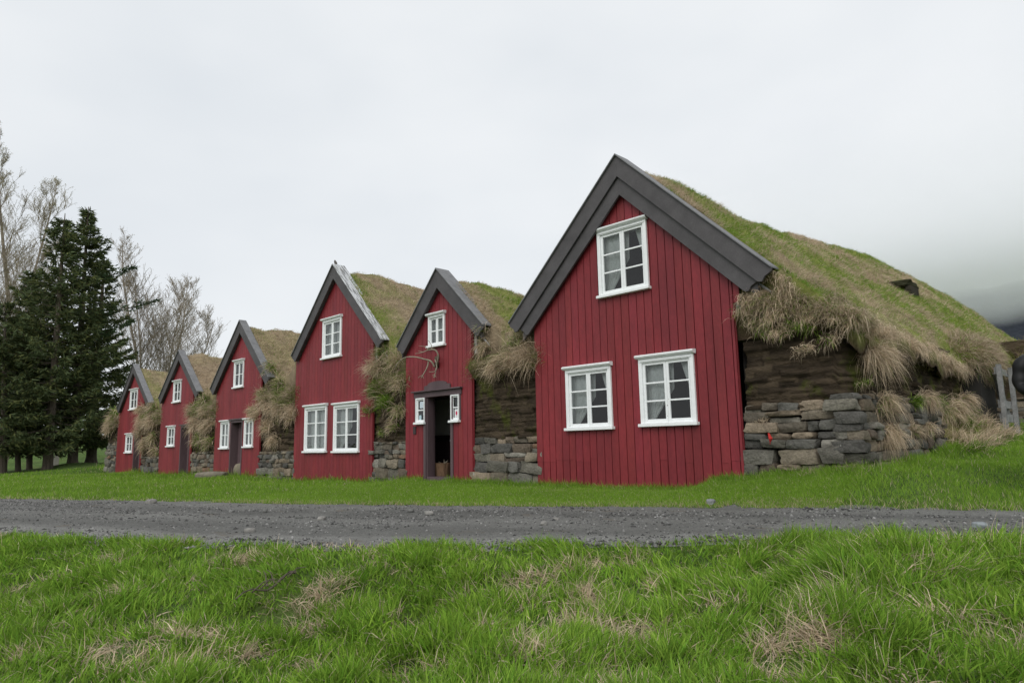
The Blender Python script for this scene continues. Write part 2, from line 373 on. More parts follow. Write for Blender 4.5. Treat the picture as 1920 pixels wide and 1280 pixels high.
def meadow():
    n = 660000
    u = 2.3+(rng.random(n)**1.12)*6.9; v = (rng.random(n)*2-1)*(u*1.05+1.3)
    X = u*HX+v*math.cos(YAW); Y = u*HY+v*math.sin(YAW)
    keep = (Y < Yn(X)+.02-.22*np.abs(fb(X*2, Y*2, s=41))+.12) & (u < 9)
    clump = fb(X*3.2, Y*3.2, s=42)
    keep &= rng.random(n) < np.maximum(.50+.6*clump, .33)
    X, Y, u, v, clump = [a[keep] for a in (X, Y, u, v, clump)]
    Z = ground(X, Y); P = np.stack([X, Y, Z-.01], 1)
    k = in_view(P, 620); P = P[k]; X, Y, u, v, clump = [a[k] for a in (X, Y, u, v, clump)]
    n = len(P); dry = dry_field(X, Y); isd = rng.random(n) < dry*.9+.08
    tone = .5+.5*fb(X*1.1, Y*1.1, s=44)
    a = rng.random((n, 1))
    C = np.where(isd[:, None], DRY*(1-a)+STRAW*a, (GREEN*(1-a)+LIME*a)*(1-tone[:, None]*.45)+DEEP*tone[:, None]*.45)
    C = C*rng.uniform(.55, 1.4, (n, 1))
    near = (Yn(X)-Y) < .45
    L = (.05+.11*np.clip(clump+.35, 0, 1)+.07*rng.random(n)**2)*np.where(near, .85, 1)
    L = L*(1+.5*sstep(.2, 2.5, v-.25*u+.6))
    L = np.where(isd, L*1.15, L*(1-.45*np.clip(dry, 0, 1)))
    lean = np.stack([fb(X*1.6, Y*1.6, s=45), fb(X*1.6, Y*1.6, s=46), np.zeros(n)], 1)
    D = np.stack([rng.normal(size=n)*.48, rng.normal(size=n)*.48, np.ones(n)*np.where(isd, .45, 1)], 1)+lean*.7
    bend = lean*.35+rng.normal(size=(n, 3))*.12+np.stack([np.zeros(n), np.zeros(n), -np.where(isd, .42, .24)*rng.random(n)*1.3], 1)
    W = np.where(isd, .0045, .0068)*rng.uniform(.5, 1.7, n)*(.75+u*.1)
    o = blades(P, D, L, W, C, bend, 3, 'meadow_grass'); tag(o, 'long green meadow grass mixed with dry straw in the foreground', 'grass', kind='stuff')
meadow()
def lawn():
    n = 600000
    X = rng.uniform(-42, 6, n); t = rng.random(n)
    X = np.where(rng.random(n) < .62, rng.uniform(-14, 5, n), X)
    top = np.where(X > -3.3, 19, np.where(X < -38, 17, 10)); Y = Yf(X)-.05+t*(top-Yf(X)+.05)
    u, v = uv(X, Y)
    keep = (u < 40) & (Y > Yf(X)+.16*fb(X*1.3, 9, s=22)+.1*fb(X*6, 2, s=24)-.06)
    keep &= rng.random(n) < np.clip(15/u, .25, 1)
    keep &= ~((X > -13.1) & (X < -12.2) & (Y > 9.8))
    X, Y, u = X[keep], Y[keep], u[keep]
    P = np.stack([X, Y, ground(X, Y)-.005], 1); k = in_view(P, 500); P = P[k]; X, Y, u = X[k], Y[k], u[k]; n = len(P)
    d = np.clip(.08+.5*sstep(.35, .0, Y-Yf(X))+.3*sstep(.45, .7, fb(X*1.2, Y*1.2, s=51)), 0, 1)
    a = rng.random((n, 1)); isd = rng.random(n) < d*.45
    tone = (.5+.5*fb(X*.7, Y*.7, s=52))[:, None]
    C = np.where(isd[:, None], DRY*(1-a)+STRAW*a*.9, (GREEN*(1-a)+LIME*a)*(1-.4*tone)+DEEP*.4*tone)*rng.uniform(.75, 1.25, (n, 1))
    wall = sstep(.35, .05, np.where(X < -3.3, 10-Y, np.abs(X+3.2)))
    L = (.035+.035*rng.random(n))*(1+2.2*wall*rng.random(n)+.5*np.clip(fb(X*2, Y*2, s=53), 0, 1)+.3*(X > -3.2))*np.clip(u/12, 1, 2)
    D = np.stack([rng.normal(size=n)*.4, rng.normal(size=n)*.4, np.ones(n)], 1)
    bend = rng.normal(size=(n, 3))*.15+np.array([0, 0, -.15])
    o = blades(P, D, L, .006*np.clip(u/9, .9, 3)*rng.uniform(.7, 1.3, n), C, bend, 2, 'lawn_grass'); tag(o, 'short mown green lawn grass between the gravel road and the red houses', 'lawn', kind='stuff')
lawn()

# ------------------------------------------------------------------ stones
def stone_geo(cx, cy, cz, sx, sy, sz, seed, rough=.16, n=4):
    """rounded irregular block"""
    g = np.linspace(-1, 1, n+1); V = []; F = []
    for ax in range(3):
        for sgn in (-1, 1):
            b = len(V)
            for a in g:
                for c in g:
                    p = [0, 0, 0]; p[ax] = sgn; p[(ax+1) % 3] = a; p[(ax+2) % 3] = c; V.append(p)
            for i in range(n):
                for j in range(n):
                    q = (b+i*(n+1)+j, b+(i+1)*(n+1)+j, b+(i+1)*(n+1)+j+1, b+i*(n+1)+j+1)
                    F.append(q if sgn > 0 else q[::-1])
    V = np.array(V, float)
    nrm = V/np.linalg.norm(V, axis=1, keepdims=True); big = (np.abs(V)**12).sum(1, keepdims=True)**(1/12)
    V = V/big*.96+nrm*.04
    rq = np.random.default_rng(seed); off = rq.uniform(-.2, .2, (2, 2, 2, 3)); T = (V+1)/2
    for i_ in (0, 1):
        for j_ in (0, 1):
            for k_ in (0, 1):
                w_ = (T[:, 0] if i_ else 1-T[:, 0])*(T[:, 1] if j_ else 1-T[:, 1])*(T[:, 2] if k_ else 1-T[:, 2])
                V = V+w_[:, None]*off[i_, j_, k_]
    d = vn(V[:, 0]*1.3+seed*3.1, V[:, 1]*1.3, V[:, 2]*1.3, s=seed)*rough+vn(V[:, 0]*3+seed, V[:, 1]*3, V[:, 2]*3, s=seed+9)*rough*.5
    V = V*(1+d[:, None])
    return V*np.array([sx, sy, sz])/2+np.array([cx, cy, cz]), F
STONEC = [(.16, .15, .125), (.20, .185, .15), (.135, .13, .115), (.23, .195, .145), (.105, .10, .09), (.18, .155, .12), (.25, .235, .20), (.16, .125, .095), (.25, .20, .145)]
def stone_wall(name, parent, fx, s0, s1, zb, zt, seed, hmin=.10, hmax=.24, orange=.025):
    """fx(s,z)->(x,y), rot: wall line; courses of dry stones"""
    r = random.Random(seed); V = []; F = []; C = []; nb = 0
    z = min(zb(s0), zb(s1))-.12; k = 0
    while z < zt-.04:
        h = r.uniform(hmin, hmax)*(1.15 if z < zt*.4 else .8)
        if z+h > zt: h = max(zt-z, .06)
        s = s0+r.uniform(-.08, .02)
        while s < s1-.05:
            w = min(max(h*r.uniform(1.2, 3.6), .14), .66); e = min(s+w, s1+r.uniform(0, .06)); w = e-s
            if w < .06: break
            split = r.random() < .12 and h > .15
            for q in range(2 if split else 1):
                hh = h/2 if split else h; zz = z+hh/2+(q*hh if split else 0)+r.uniform(-.012, .012)
                if zz+hh/2 > zb((s+e)/2)-.1:
                    v, f = stone_geo(0, 0, 0, w*1.02, r.uniform(.34, .46), hh*1.04, r.randrange(9999), r.uniform(.06, .16))
                    a = fx((s+e)/2, zz); b = fx((s+e)/2+.05, zz); dx, dy = (b[0]-a[0])/.05, (b[1]-a[1])/.05
                    ta = r.uniform(-.07, .07); x, y, zq = v[:, 0]*math.cos(ta)-v[:, 2]*math.sin(ta), v[:, 1], v[:, 0]*math.sin(ta)+v[:, 2]*math.cos(ta)
                    off = .17+r.uniform(-.035, .03)
                    P = np.stack([a[0]+x*dx-(y+off)*dy, a[1]+x*dy+(y+off)*dx, zz+zq], 1)
                    V.append(P); F += [tuple(i+nb for i in t) for t in f]; nb += len(P)
                    c = np.array(r.choice(STONEC))*r.uniform(.65, 1.15)
                    if r.random() < orange: c = np.array((.20, .125, .08))
                    C.append(np.repeat(c[None], len(P), 0))
            s = e+.008
        z += h+.004; k += 1
    V = np.concatenate(V)
    return np_mesh(name, V, np.array(F), M['stone'], parent, np.concatenate(C), smooth=False)

# ------------------------------------------------------------------ houses
LINE = 10.0
HS = [ # xl, xr, apexx, apexz, eave-left (x,z), eave-right (x,z), board width
    dict(k=1, xl=-38.0, xr=-34.2, ax=-36.12, az=5.03, el=(-38.35, 2.98), er=(-33.4, 3.02), bw=.40),
    dict(k=2, xl=-31.75, xr=-28.1, ax=-30.0, az=5.02, el=(-32.2, 3.12), er=(-27.65, 3.12), bw=.40),
    dict(k=3, xl=-25.75, xr=-22.0, ax=-23.95, az=5.42, el=(-26.4, 3.12), er=(-21.5, 3.18), bw=.43),
    dict(k=4, xl=-19.6, xr=-15.32, ax=-17.52, az=6.16, el=(-19.95, 3.70), er=(-14.95, 3.62), bw=.40),
    dict(k=5, xl=-13.86, xr=-11.36, ax=-12.66, az=5.06, el=(-14.28, 3.33), er=(-11.0, 3.46), bw=.45),
    dict(k=6, xl=-9.44, xr=-5.08, ax=-7.23, az=6.16, el=(-10.17, 3.36), er=(-4.43, 3.44), bw=.74)]
for h in HS:
    K = .983+.0008*(6-h['k'])
    for q in ('el', 'er'): h[q] = (h[q][0]*K, .84+(h[q][1]-.84)*K)
    h['ax'] *= K; h['az'] = .84+(h['az']-.84)*K
    h['sl'] = (h['az']-h['el'][1])/(h['ax']-h['el'][0]); h['sr'] = (h['az']-h['er'][1])/(h['er'][0]-h['ax'])
def roof_raw(h, X, Y):
    rz = h['az']-.12-.10*sstep(0, 4, Y-10)+ (.62*sstep(3, 13, Y-10) if h['k'] == 6 else 0) - (.25 if h['k'] == 1 else 0)*sstep(0, 2, Y-10)
    sl = np.where(X < h['ax'], h['sl'], h['sr']); d = np.abs(X-h['ax'])
    d = np.sqrt(d*d+.09)-.2                               # rounded ridge
    return rz-sl*d
def valley(X, Y): return 3.05-.1*vn(X*.3, Y*.3, s=2)+.05*(Y-10)
def roof_z(X, Y):
    X = np.asarray(X, float); Y = np.asarray(Y, float)
    zs = np.stack([roof_raw(h, X, Y) for h in HS]+[np.where((X < -4.5) & (X > -38), valley(X, Y), -5)])
    k = 9.; z = np.log(np.exp(k*(zs-8)).sum(0))/k+8
    amp = .17*sstep(0, .8, Y-10.0)
    z = z+amp*fb(X*1.5, Y*1.5, s=61)+amp*.9*(1-2*np.abs(fb(X*2.6, Y*2.6, s=62, o=2)))*.7
    return z
def roof_dry(X, Y, k):
    if k == 6: return np.clip(.36+.75*fb(X*.9, Y*.8, s=71)+.75*fb(X*2.6, Y*2.6, s=72)+.2*sstep(-4.6, -3.6, X), .06, .97)
    if k == 5: return np.clip(.48+.8*fb(X*.9, Y*.9, s=73)+.7*fb(X*3, Y*3, s=72), .1, .95)
    if k == 4: return np.clip(.55+.8*fb(X*.9, Y*.9, s=75)+.7*fb(X*3, Y*3, s=72), .15, .95)
    if k == 1: return np.clip(.55+.9*fb(X*.6, Y*.6, s=76), .15, .95)
    return np.clip(.85+.4*fb(X*.9, Y*.9, s=74), .4, 1)
OLIVE = np.array([.25, .29, .065])
LABELS = {6: ('largest and nearest red turf house with double dark grey bargeboards and three white windows', 10),
          5: ('narrow red turf house with the open doorway under a pair of antlers', 9),
          4: ('tall red turf house with peeling white verge, three six-pane windows and a bird on top', 8),
          3: ('red turf house with a brown door between two narrow white windows, boulder at its foot', 8),
          2: ('small red turf house second from the dark trees, windows above and left of its door', 8),
          1: ('small red turf house at the far left end beside the dark spruces', 8)}
def window(parent, x0, x1, z0, z1, cols=2, rows=3, curtain='lace', cas=.07, head=True, depth=.20, label=None, mid=.035, sill=True, stile=.045):
    Yo = LINE-.075
    b = MB(); ht = .07 if head else 0
    zt = z1-ht; zs = z0+(.055 if sill else 0)
    b.box(x0+.015, x0+cas+.015, Yo, LINE+.02, zs, zt-.0); b.box(x1-cas-.015, x1-.015, Yo, LINE+.02, zs, zt)
    b.box(x0+cas+.015, x1-cas-.015, Yo+.003, LINE+.02, zt-cas, zt); b.box(x0+cas+.015, x1-cas-.015, Yo+.003, LINE+.02, zs, zs+.02)
    w = b.build('window', M['white'], parent, bevel=.006)
    if label: w['label'] = label
    if head:
        c = MB(); prof = [(0, 0), (-.035, .008), (-.062, .03), (-.066, .05), (-.04, .068), (0, .075)]
        n = len(prof); vs = [(x, Yo+p[0], zt+p[1]) for x in (x0-.02, x1+.02) for p in [(.05, 0)]+prof+[(.05, .075)]]
        n += 2
        c.add(vs, [tuple(range(n))[::-1], tuple(range(n, 2*n))]+[(i, (i+1) % n, (i+1) % n+n, i+n) for i in range(n)])
        c.box(x0+.05, x1-.05, Yo-.012, Yo+.002, zt-cas*.72, zt-cas*.5)
        c.build('head_moulding', M['white'], w)
    if sill:
        s = MB(); s.box(x0-.015, x1+.015, Yo-.05, LINE+.02, z0, z0+.052); s.build('sill', M['white'], w, bevel=.008)
    ix0, ix1, iz0, iz1 = x0+cas+.015, x1-cas-.015, zs+.02, zt-cas
    ys0, ys1 = LINE-.045, LINE-.005
    sh = MB(); cw = (ix1-ix0)/cols
    for i in range(cols):
        a, e = ix0+i*cw, ix0+(i+1)*cw
        a += .002; e -= .002
        sh.box(a, a+stile, ys0, ys1, iz0, iz1); sh.box(e-stile, e, ys0, ys1, iz0, iz1)
        sh.box(a+stile, e-stile, ys0+.002, ys1, iz0, iz0+stile*1.15); sh.box(a+stile, e-stile, ys0+.002, ys1, iz1-stile, iz1)
        hh = (iz1-iz0-stile*2.15)/rows
        for r_ in range(1, rows):
            zz = iz0+stile*1.15+hh*r_; sh.box(a+stile, e-stile, ys0+.006, ys1, zz-.014, zz+.014)
    sh.build('sash', M['white'], w, bevel=.003)
    g = MB(); g.add([(ix0, LINE-.02, iz0), (ix1, LINE-.02, iz0), (ix1, LINE-.02, iz1), (ix0, LINE-.02, iz1)], [(0, 1, 2, 3)]); g.build('pane', M['glass'], w)
    j = MB(); d = depth
    j.box(ix0-.03, ix0-.002, LINE+.022, LINE+d, iz0-.02, iz1+.02); j.box(ix1+.002, ix1+.03, LINE+.022, LINE+d, iz0-.02, iz1+.02)
    j.box(ix0-.002, ix1+.002, LINE+.022, LINE+d, iz0-.03, iz0-.002); j.box(ix0-.002, ix1+.002, LINE+.022, LINE+d, iz1+.002, iz1+.03)
    j.build('jamb', M['white'], w)
    if curtain:
        V = []; F = []; nn = 0; rows_, cols_ = 24, 26
        H = iz1-iz0; Wd = ix1-ix0; xm = (ix0+ix1)/2
        for side in (0, 1):
            if curtain == 'sheer' : inner = lambda t: .5
            elif side == 0: inner = lambda t: (.56 if t > .55 else .10+.46*max(0, t/.55)**1.1)
            else: inner = lambda t: (.30*(max(0, t-.30)/.70)**.8 if curtain == 'lace' else .22+.1*t)
            for r_ in range(rows_+1):
                t = r_/rows_; z = iz0+t*H; wd = inner(t)*Wd
                for c_ in range(cols_+1):
                    q = c_/cols_; x = ix0+q*wd if side == 0 else ix1-q*wd
                    V.append((x, LINE+.10+.018*math.sin(q*26+side)*(.6+.4*t)+.01*math.sin(7*t), z))
            for r_ in range(rows_):
                for c_ in range(cols_):
                    a = nn+r_*(cols_+1)+c_; F.append((a, a+1, a+cols_+2, a+cols_+1))
            nn = len(V)
        np_mesh('curtain', V, np.array(F), M['lace'], w, smooth=True)
    return (ix0-.0, ix1+.0, iz0-.0, iz1+.0)
def facade(h, parent, holes, zb, seed):
    """vertical boards with dark joints, cut round the openings"""
    r = random.Random(seed); b = MB(); x = h['xl']; bw = .165
    def top(xx):
        s = h['sl'] if xx < h['ax'] else h['sr']; return h['az']-s*abs(xx-h['ax'])-.14
    back = MB()
    def strip(B, a, e, y0, y1, c=None, tilt=0, zlow=0):
        segs = [(zlow, None)]
        for hx0, hx1, hz0, hz1 in holes:
            if a < hx1 and e > hx0:
                ns = []
                for s0, s1 in segs:
                    t1 = 99 if s1 is None else s1
                    if hz0 > s0: ns.append((s0, min(hz0, t1)))
                    if hz1 < t1: ns.append((max(hz1, s0), s1))
                segs = ns
        for s0, s1 in segs:
            ta = top(a) if s1 is None else s1; te = top(e) if s1 is None else s1
            tp = [(a, s0), (e, s0), (e, te)]+([(h['ax'], top(h['ax']))] if s1 is None and a < h['ax'] < e else [])+[(a, ta)]
            n = len(tp); yl = lambda xx: y0+(tilt*((xx-a)/(e-a)-.5))
            B.add([(p[0], yl(p[0]), p[1]) for p in tp]+[(p[0], y1, p[1]) for p in tp],
                  [tuple(range(n)), tuple(range(2*n-1, n-1, -1))]+[(i, i+n, (i+1) % n+n, (i+1) % n) for i in range(n)], c)
    # split points so openings line up
    xsplit = []
    while x < h['xr']-.02:
        w = bw*r.uniform(.93, 1.08); xsplit.append((x, min(x+w, h['xr']))); x += w
    cuts = sorted({c for hh in holes for c in hh[:2]})
    for a, e in xsplit:
        g = float(ground((a+e)/2, LINE-.05)); spl = (.52+r.uniform(-.04, .04)) if seed == 106 and r.random() < .5 else 0; c = tuple(v*r.uniform(.92, 1.08) for v in (1, 1, 1))
        k = r.uniform(.9, 1.08); c = (k, k*r.uniform(.93, 1.07), k*r.uniform(.93, 1.07))
        pts = [a]+[q for q in cuts if a+.004 < q < e-.02]+[e-.018]
        for i in range(len(pts)-1):
            A, E = pts[i], pts[i+1]
            strip(b, A, E, LINE-.032, LINE-.004, c, .006, (spl+.004) if spl else g-.25)
            if spl:
                b.box(A, E-.002, LINE-.030, LINE-.004, g-.25, spl, tuple(v*.96 for v in c))
    for a, e in zip([h['xl']]+cuts, cuts+[h['xr']]):
        if e-a > .01: strip(back, a, e, LINE-.002, LINE+.02, (.75, .75, .75), 0, -.4)
    o = b.build('facade_boards', M['red'], parent)
    back.build('backing', M['red'], o)
    return o
def barge(h, parent, k):
    ax, az = h['ax'], h['az']; parts = []
    def chev(z_off0, z_off1, y0, y1, shorten, name, m, ogee=True):
        for side in (-1, 1):
            ex, ez = h['el'] if side < 0 else h['er']; s = h['sl'] if side < 0 else h['sr']
            dx = ex-ax; ex2 = ax+dx*(1-shorten)
            T = lambda x, off: (x, az-off-s*abs(x-ax))
            L = abs(z_off1-z_off0)/(1+s*s)**.5; sx = side
            end = [T(ex2, z_off0)]
            if ogee:
                px, pz = T(ex2, z_off0); qx, qz = T(ex2-sx*L*s/(1+s*s)**.5*1.15-sx*.0, z_off1)
                end += [(px-sx*.01, pz-.05), (px*.78+qx*.22-sx*.0, pz*.55+qz*.45), (px*.5+qx*.5, pz*.25+qz*.75+.02), (px*.3+qx*.7, qz+(-.01)), (qx, qz)]
            else:
                end += [T(ex2-sx*L*.0, z_off1)]
            poly = [T(ax, z_off0)]+end+[T(ax, z_off1)]
            if side < 0: poly = poly[::-1]
            b = MB(); b.prism(poly[::-1], y0, y1); b.build(name, m if not isinstance(m, dict) else m[side], parent, bevel=.004)
    if k == 6:
        chev(.0, .40, LINE-.20, LINE-.155, 0, 'bargeboard', M['grey'])
        chev(.34, .74, LINE-.15, LINE-.10, .09, 'bargeboard', M['grey'])
        chev(.04, .66, LINE-.098, LINE-.034, .10, 'barge_backing', M['grey'], False)
        chev(-.035, .002-.006, LINE-.24, LINE+.16, 0, 'verge_cap', M['cap'], False)
    else:
        chev(.0, h['bw'], LINE-.17, LINE-.12, 0, 'bargeboard', M['grey'])
        chev(.03, h['bw']-.05, LINE-.118, LINE-.034, .08, 'barge_backing', M['grey'], False)
        cap = {4: {-1: M['cap'], 1: M['peel']}}.get(k, M['cap'])
        chev(-.035, -.004, LINE-.21, LINE+(.20 if k in (4, 5) else .05), 0, 'verge_cap', cap, False)
def roof(h, parent, xa, xb, L, k, nb, px_c):
    st = .11 if k == 6 else .16
    X = np.linspace(xa, xb, int((xb-xa)/st)+1); Y = np.linspace(LINE+.06, LINE+L, int(L/(st*1.3))+1)
    XX, YY = np.meshgrid(X, Y); ZZ = roof_z(XX, YY)
    if k == 6:                                      # lumpy outer edge drooping over the side wall
        ed = sstep(-3.75, -3.32, XX+.12*fb(YY*1.3, 4, s=63)); ZZ = ZZ-.22*ed
        XX = XX+.10*fb(YY*1.6, 7, s=64)*sstep(-4.4, -3.4, XX)
    nx, ny = len(X), len(Y); V = np.stack([XX.ravel(), YY.ravel(), ZZ.ravel()], 1); F = grid_faces(nx, ny)
    # skirt: closed sides down to the wall tops
    rim = np.concatenate([np.arange(nx), np.arange(1, ny)*nx+nx-1, (ny-1)*nx+np.arange(nx-2, -1, -1), np.arange(ny-2, 0, -1)*nx])
    B = V[rim].copy(); B[:, 2] = np.where((B[:, 1] < LINE+.1) & (B[:, 0] > h['xl']+.05) & (B[:, 0] < h['xr']-.05), B[:, 2]-.22, np.minimum(B[:, 2]-.25, 2.4))
    nb0 = len(V); V = np.concatenate([V, B]); m_ = len(rim); i = np.arange(m_); j = (i+1) % m_
    F = np.concatenate([F, np.stack([rim[i], nb0+i, nb0+j, rim[j]], 1)])
    d = roof_dry(V[:, 0], V[:, 1], k)[:, None]
    C = (OLIVE*.7*(1-d)+DRY*.55*d); C[nb0:] = BROWN*.25
    ro = np_mesh('roof', V, F, M['soil'], parent, C, smooth=True)
    # blades
    n = nb; x = rng.uniform(xa, xb, n); y = LINE+.05+(rng.random(n)**1.35)*(L-.1)
    z = roof_z(x, y)
    if k == 6: z = z-.22*sstep(-3.75, -3.32, x+.12*fb(y*1.3, 4, s=63))
    P = np.stack([x, y, z-.01], 1); e = .05
    gx = (roof_z(x+e, y)-roof_z(x-e, y))/(2*e); gy = (roof_z(x, y+e)-roof_z(x, y-e))/(2*e)
    N = unit(np.stack([-gx, -gy, np.ones(n)], 1))
    keep = (N@np.array([0, 0, 1]) > -1) & (((P-np.array(CAM))*N).sum(1) < .35*np.linalg.norm(P-np.array(CAM), axis=1)) & in_view(P, 60)
    P, N, x, y, gx = P[keep], N[keep], x[keep], y[keep], gx[keep]; n = len(P)
    dr = roof_dry(x, y, k); isd = rng.random(n) < dr
    a = rng.random((n, 1))
    C = np.where(isd[:, None], (BROWN*.25+DRY*.75)*(1-a)+STRAW*a, (OLIVE*(1-a)+GREEN*a))*rng.uniform(.7, 1.25, (n, 1))
    down = np.stack([-np.sign(gx)*.6, np.zeros(n), -.75*np.ones(n)], 1)
    comb = np.stack([fb(x*2, y*2, s=81), fb(x*2, y*2, s=82)*.8, np.zeros(n)], 1)
    D = N*.55+np.array([0, 0, .35])+down*np.where(isd, .5, .08)[:, None]+comb*1.1+rng.normal(size=(n, 3))*.35
    bend = down*np.where(isd, .45, .12)[:, None]*rng.random((n, 1))+rng.normal(size=(n, 3))*.12
    L_ = np.where(isd, rng.uniform(.05, .15, n), rng.uniform(.04, .11, n)); dist = np.linalg.norm(P-np.array(CAM), axis=1)
    L_ = np.where((k == 6) & (x > -3.75), L_*.55, L_); ridge = np.abs(x-h['ax']) < .35; L_ = np.where(ridge, L_*.7, L_)
    o = blades(P, D, L_, .0048*np.clip(dist/10, .9, 2.5)*rng.uniform(.7, 1.3, n), C, bend, 3, 'roof_grass', ro)
    o['kind'] = 'stuff'
    return ro

mids = {}
XA = [-39.0]+[(HS[i]['er'][0]+HS[i+1]['el'][0])/2 for i in range(5)]+[-3.36]
WIN = {  # (x0,x1,z0,z1,cols,rows,curtain)
 6: [(-7.79, -6.65, 3.51, 4.86, 2, 3, 'lace'), (-8.69, -7.57, 1.08, 2.31, 2, 3, 'lace'), (-6.98, -5.86, 1.10, 2.35, 2, 3, 'lace')],
 5: [(-13.02, -12.37, 3.17, 4.01, 2, 2, 'sheer')],
 4: [(-18.10, -17.02, 3.40, 4.62, 2, 3, 'sheer'), (-19.06, -17.75, .72, 2.13, 2, 3, 'sheer'), (-17.38, -16.04, .71, 2.10, 2, 3, 'lace')],
 3: [(-24.37, -23.54, 3.0, 4.03, 2, 2, None), (-25.35, -24.58, .88, 1.92, 2, 2, 'sheer'), (-23.33, -22.6, .91, 1.92, 2, 2, 'lace')],
 2: [(-30.52, -29.63, 2.83, 3.79, 2, 2, None), (-30.98, -30.1, 1.02, 1.91, 2, 2, None)],
 1: [(-36.48, -35.35, 2.82, 3.85, 2, 2, None), (-36.76, -35.72, .79, 1.74, 2, 2, None)]}
for k_ in WIN: WIN[k_] = [(w_[0]*.9935, w_[1]*.9935, .84+(w_[2]-.84)*.9935, .84+(w_[3]-.84)*.9935)+w_[4:] for w_ in WIN[k_]]
DOORS = {3: (-24.45, -23.42, 1.88), 2: (-29.38, -28.35, 1.86), 1: (-35.42, -34.5, 1.66)}
DOORS = {k_: (a_*.996, b_*.996, c_) for k_, (a_, b_, c_) in DOORS.items()}
LEN = {6: 18, 5: 10, 4: 10, 3: 10, 2: 10, 1: 10}; NB = {6: 170000, 5: 42000, 4: 46000, 3: 36000, 2: 26000, 1: 24000}
for i, h in enumerate(HS):
    k = h['k']; zb = float(ground((h['xl']+h['xr'])/2, LINE))
    t = thing('turf_house', ((h['xl']+h['xr'])/2, LINE, zb), LABELS[k][0], 'turf house', 'red gabled turf houses in a row')
    h['obj'] = t; holes = []
    for (x0, x1, z0, z1, c_, r_, cu) in WIN[k]:
        small = (x1-x0) < .9
        holes.append(window(t, x0, x1, z0, z1, c_, r_, cu, cas=.055 if small else .07, stile=.035 if small else .045))
    if k in DOORS:
        a, e, zt = DOORS[k]; g = float(ground(a, LINE))
        holes.append((a, e, -.5, zt))
        d = MB(); rec = .22
        n_ = 5
        for q in range(n_):
            w_ = (e-a-.16)/n_; d.box(a+.08+q*w_, a+.08+(q+1)*w_-.008, LINE+rec, LINE+rec+.04, g-.02, zt-.09, (1, 1, 1) if q % 2 else (1.15, 1.12, 1.12))
        dd = d.build('door', M['brown'], t)
        f = MB(); f.box(a, a+.075, LINE-.05, LINE+rec+.05, g-.1, zt); f.box(e-.075, e, LINE-.05, LINE+rec+.05, g-.1, zt); f.box(a+.075, e-.075, LINE-.047, LINE+rec+.05, zt-.085, zt)
        f.box(a-.05, e+.05, LINE-.10, LINE-.03, zt+.001, zt+.05); f.box(a+.08, e-.08, LINE-.02, LINE+rec+.05, g-.1, g+.05)
        f.build('door_frame', M['brown'], dd)
        hd = MB(); hd.tube([(e-.2, LINE+rec-.03, 1.0+g), (e-.12, LINE+rec-.03, 1.0+g)], [.012, .012]); hd.tube([(e-.2, LINE+rec+.01, 1.0+g), (e-.2, LINE+rec-.035, 1.0+g)], [.014, .012]); hd.build('handle', M['metal'], dd)
    kids0 = set(t.children)
    if k == 5:
        a, e, zt = -13.10, -12.19, 1.99
        for sx0, sx1 in ((-13.50, -13.12), (-12.21+.03, -11.86)):
            w5 = (sx0, sx1, 1.36, 1.99)
            holes.append(window(t, sx0, sx1, 1.36, 1.99, 1, 2, None, cas=.03, head=False, stile=.03, depth=.12))
        holes.append((a, e, -.5, zt))
        f = MB(); g = .0
        f.box(a-.09, a-.002, LINE-.06, LINE+.02, g-.1, zt-.0); f.box(a, a+.03, LINE-.03, LINE+.16, g-.1, zt); f.box(e-.03, e, LINE-.03, LINE+.30, g-.1, zt); f.box(e+.002, e+.085, LINE-.06, LINE+.02, g-.1, zt)
        f.box(-13.56, -11.80, LINE-.062, LINE-.0, zt+.002, zt+.13)
        f.box(-13.54, -13.49, LINE-.055, LINE-.0, 1.42, zt+.001); f.box(-11.87, -11.83, LINE-.055, LINE-.0, 1.42, zt+.001)
        pts = [(-13.60, zt+.132), (-11.76, zt+.132), (-11.76, zt+.165), (-13.60, zt+.165)]; f.prism(pts[::-1], LINE-.13, LINE-.02)
        pd = [(-13.14, zt+.166), (-12.18, zt+.166), (-12.18, zt+.26), (-12.22, zt+.275)]+[(-12.66+.36*math.cos(q), zt+.275+.085*math.sin(q)**.8) for q in [math.pi*j/10 for j in range(0, 11)]]+[(-13.10, zt+.275), (-13.14, zt+.26)]
        f.prism(pd[::-1], LINE-.075, LINE-.035)
        f.box(a+.03, e-.03, LINE-.05, LINE+.3, g-.1, g+.14)
        f.box(a-.02, e+.02, LINE-.14, LINE-.05, g-.1, g+.05)
        f.build('door_frame', M['brown'], t, bevel=.004)
        dl = MB(); dl.box(e+.0, e+.044, LINE+.31, LINE+1.15, g+.15, zt-.03); dl.box(e-.011, e-.001, LINE+.4, LINE+1.06, 1.1, 1.8, (.8, .8, .8)); dl.box(e-.011, e-.001, LINE+.4, LINE+1.06, .25, 1.0, (.8, .8, .8))
        dd = dl.build('door', M['brown'], t); hd = MB(); hd.tube([(e+.0, LINE+1.09, 1.05), (e-.05, LINE+1.09, 1.05), (e-.05, LINE+.99, 1.05)], [.012]*3); hd.build('handle', M['metal'], dd)
        # entrance room: floor, walls with pale upper part, dark rail, brown lower part
        X0, X1, Y1 = -15.6, -11.9, LINE+1.75
        rm = MB(); rm.box(X0, X1, LINE+.32, Y1+.05, -.02, .1); rm.box(X0, X1, LINE+.32, Y1+.05, 2.1, 2.15)
        rm.box(X0-.05, X0, LINE+.3, Y1, -.02, 1.05); rm.box(X1, X1+.05, LINE+.3, Y1, -.02, 1.05); rm.box(X0, X1, Y1, Y1+.05, .1, .98); rm.box(X0, a, LINE+.17, LINE+.22, 0, 2.1)
        rmo = rm.build('entrance_hall', M['brown'], t)
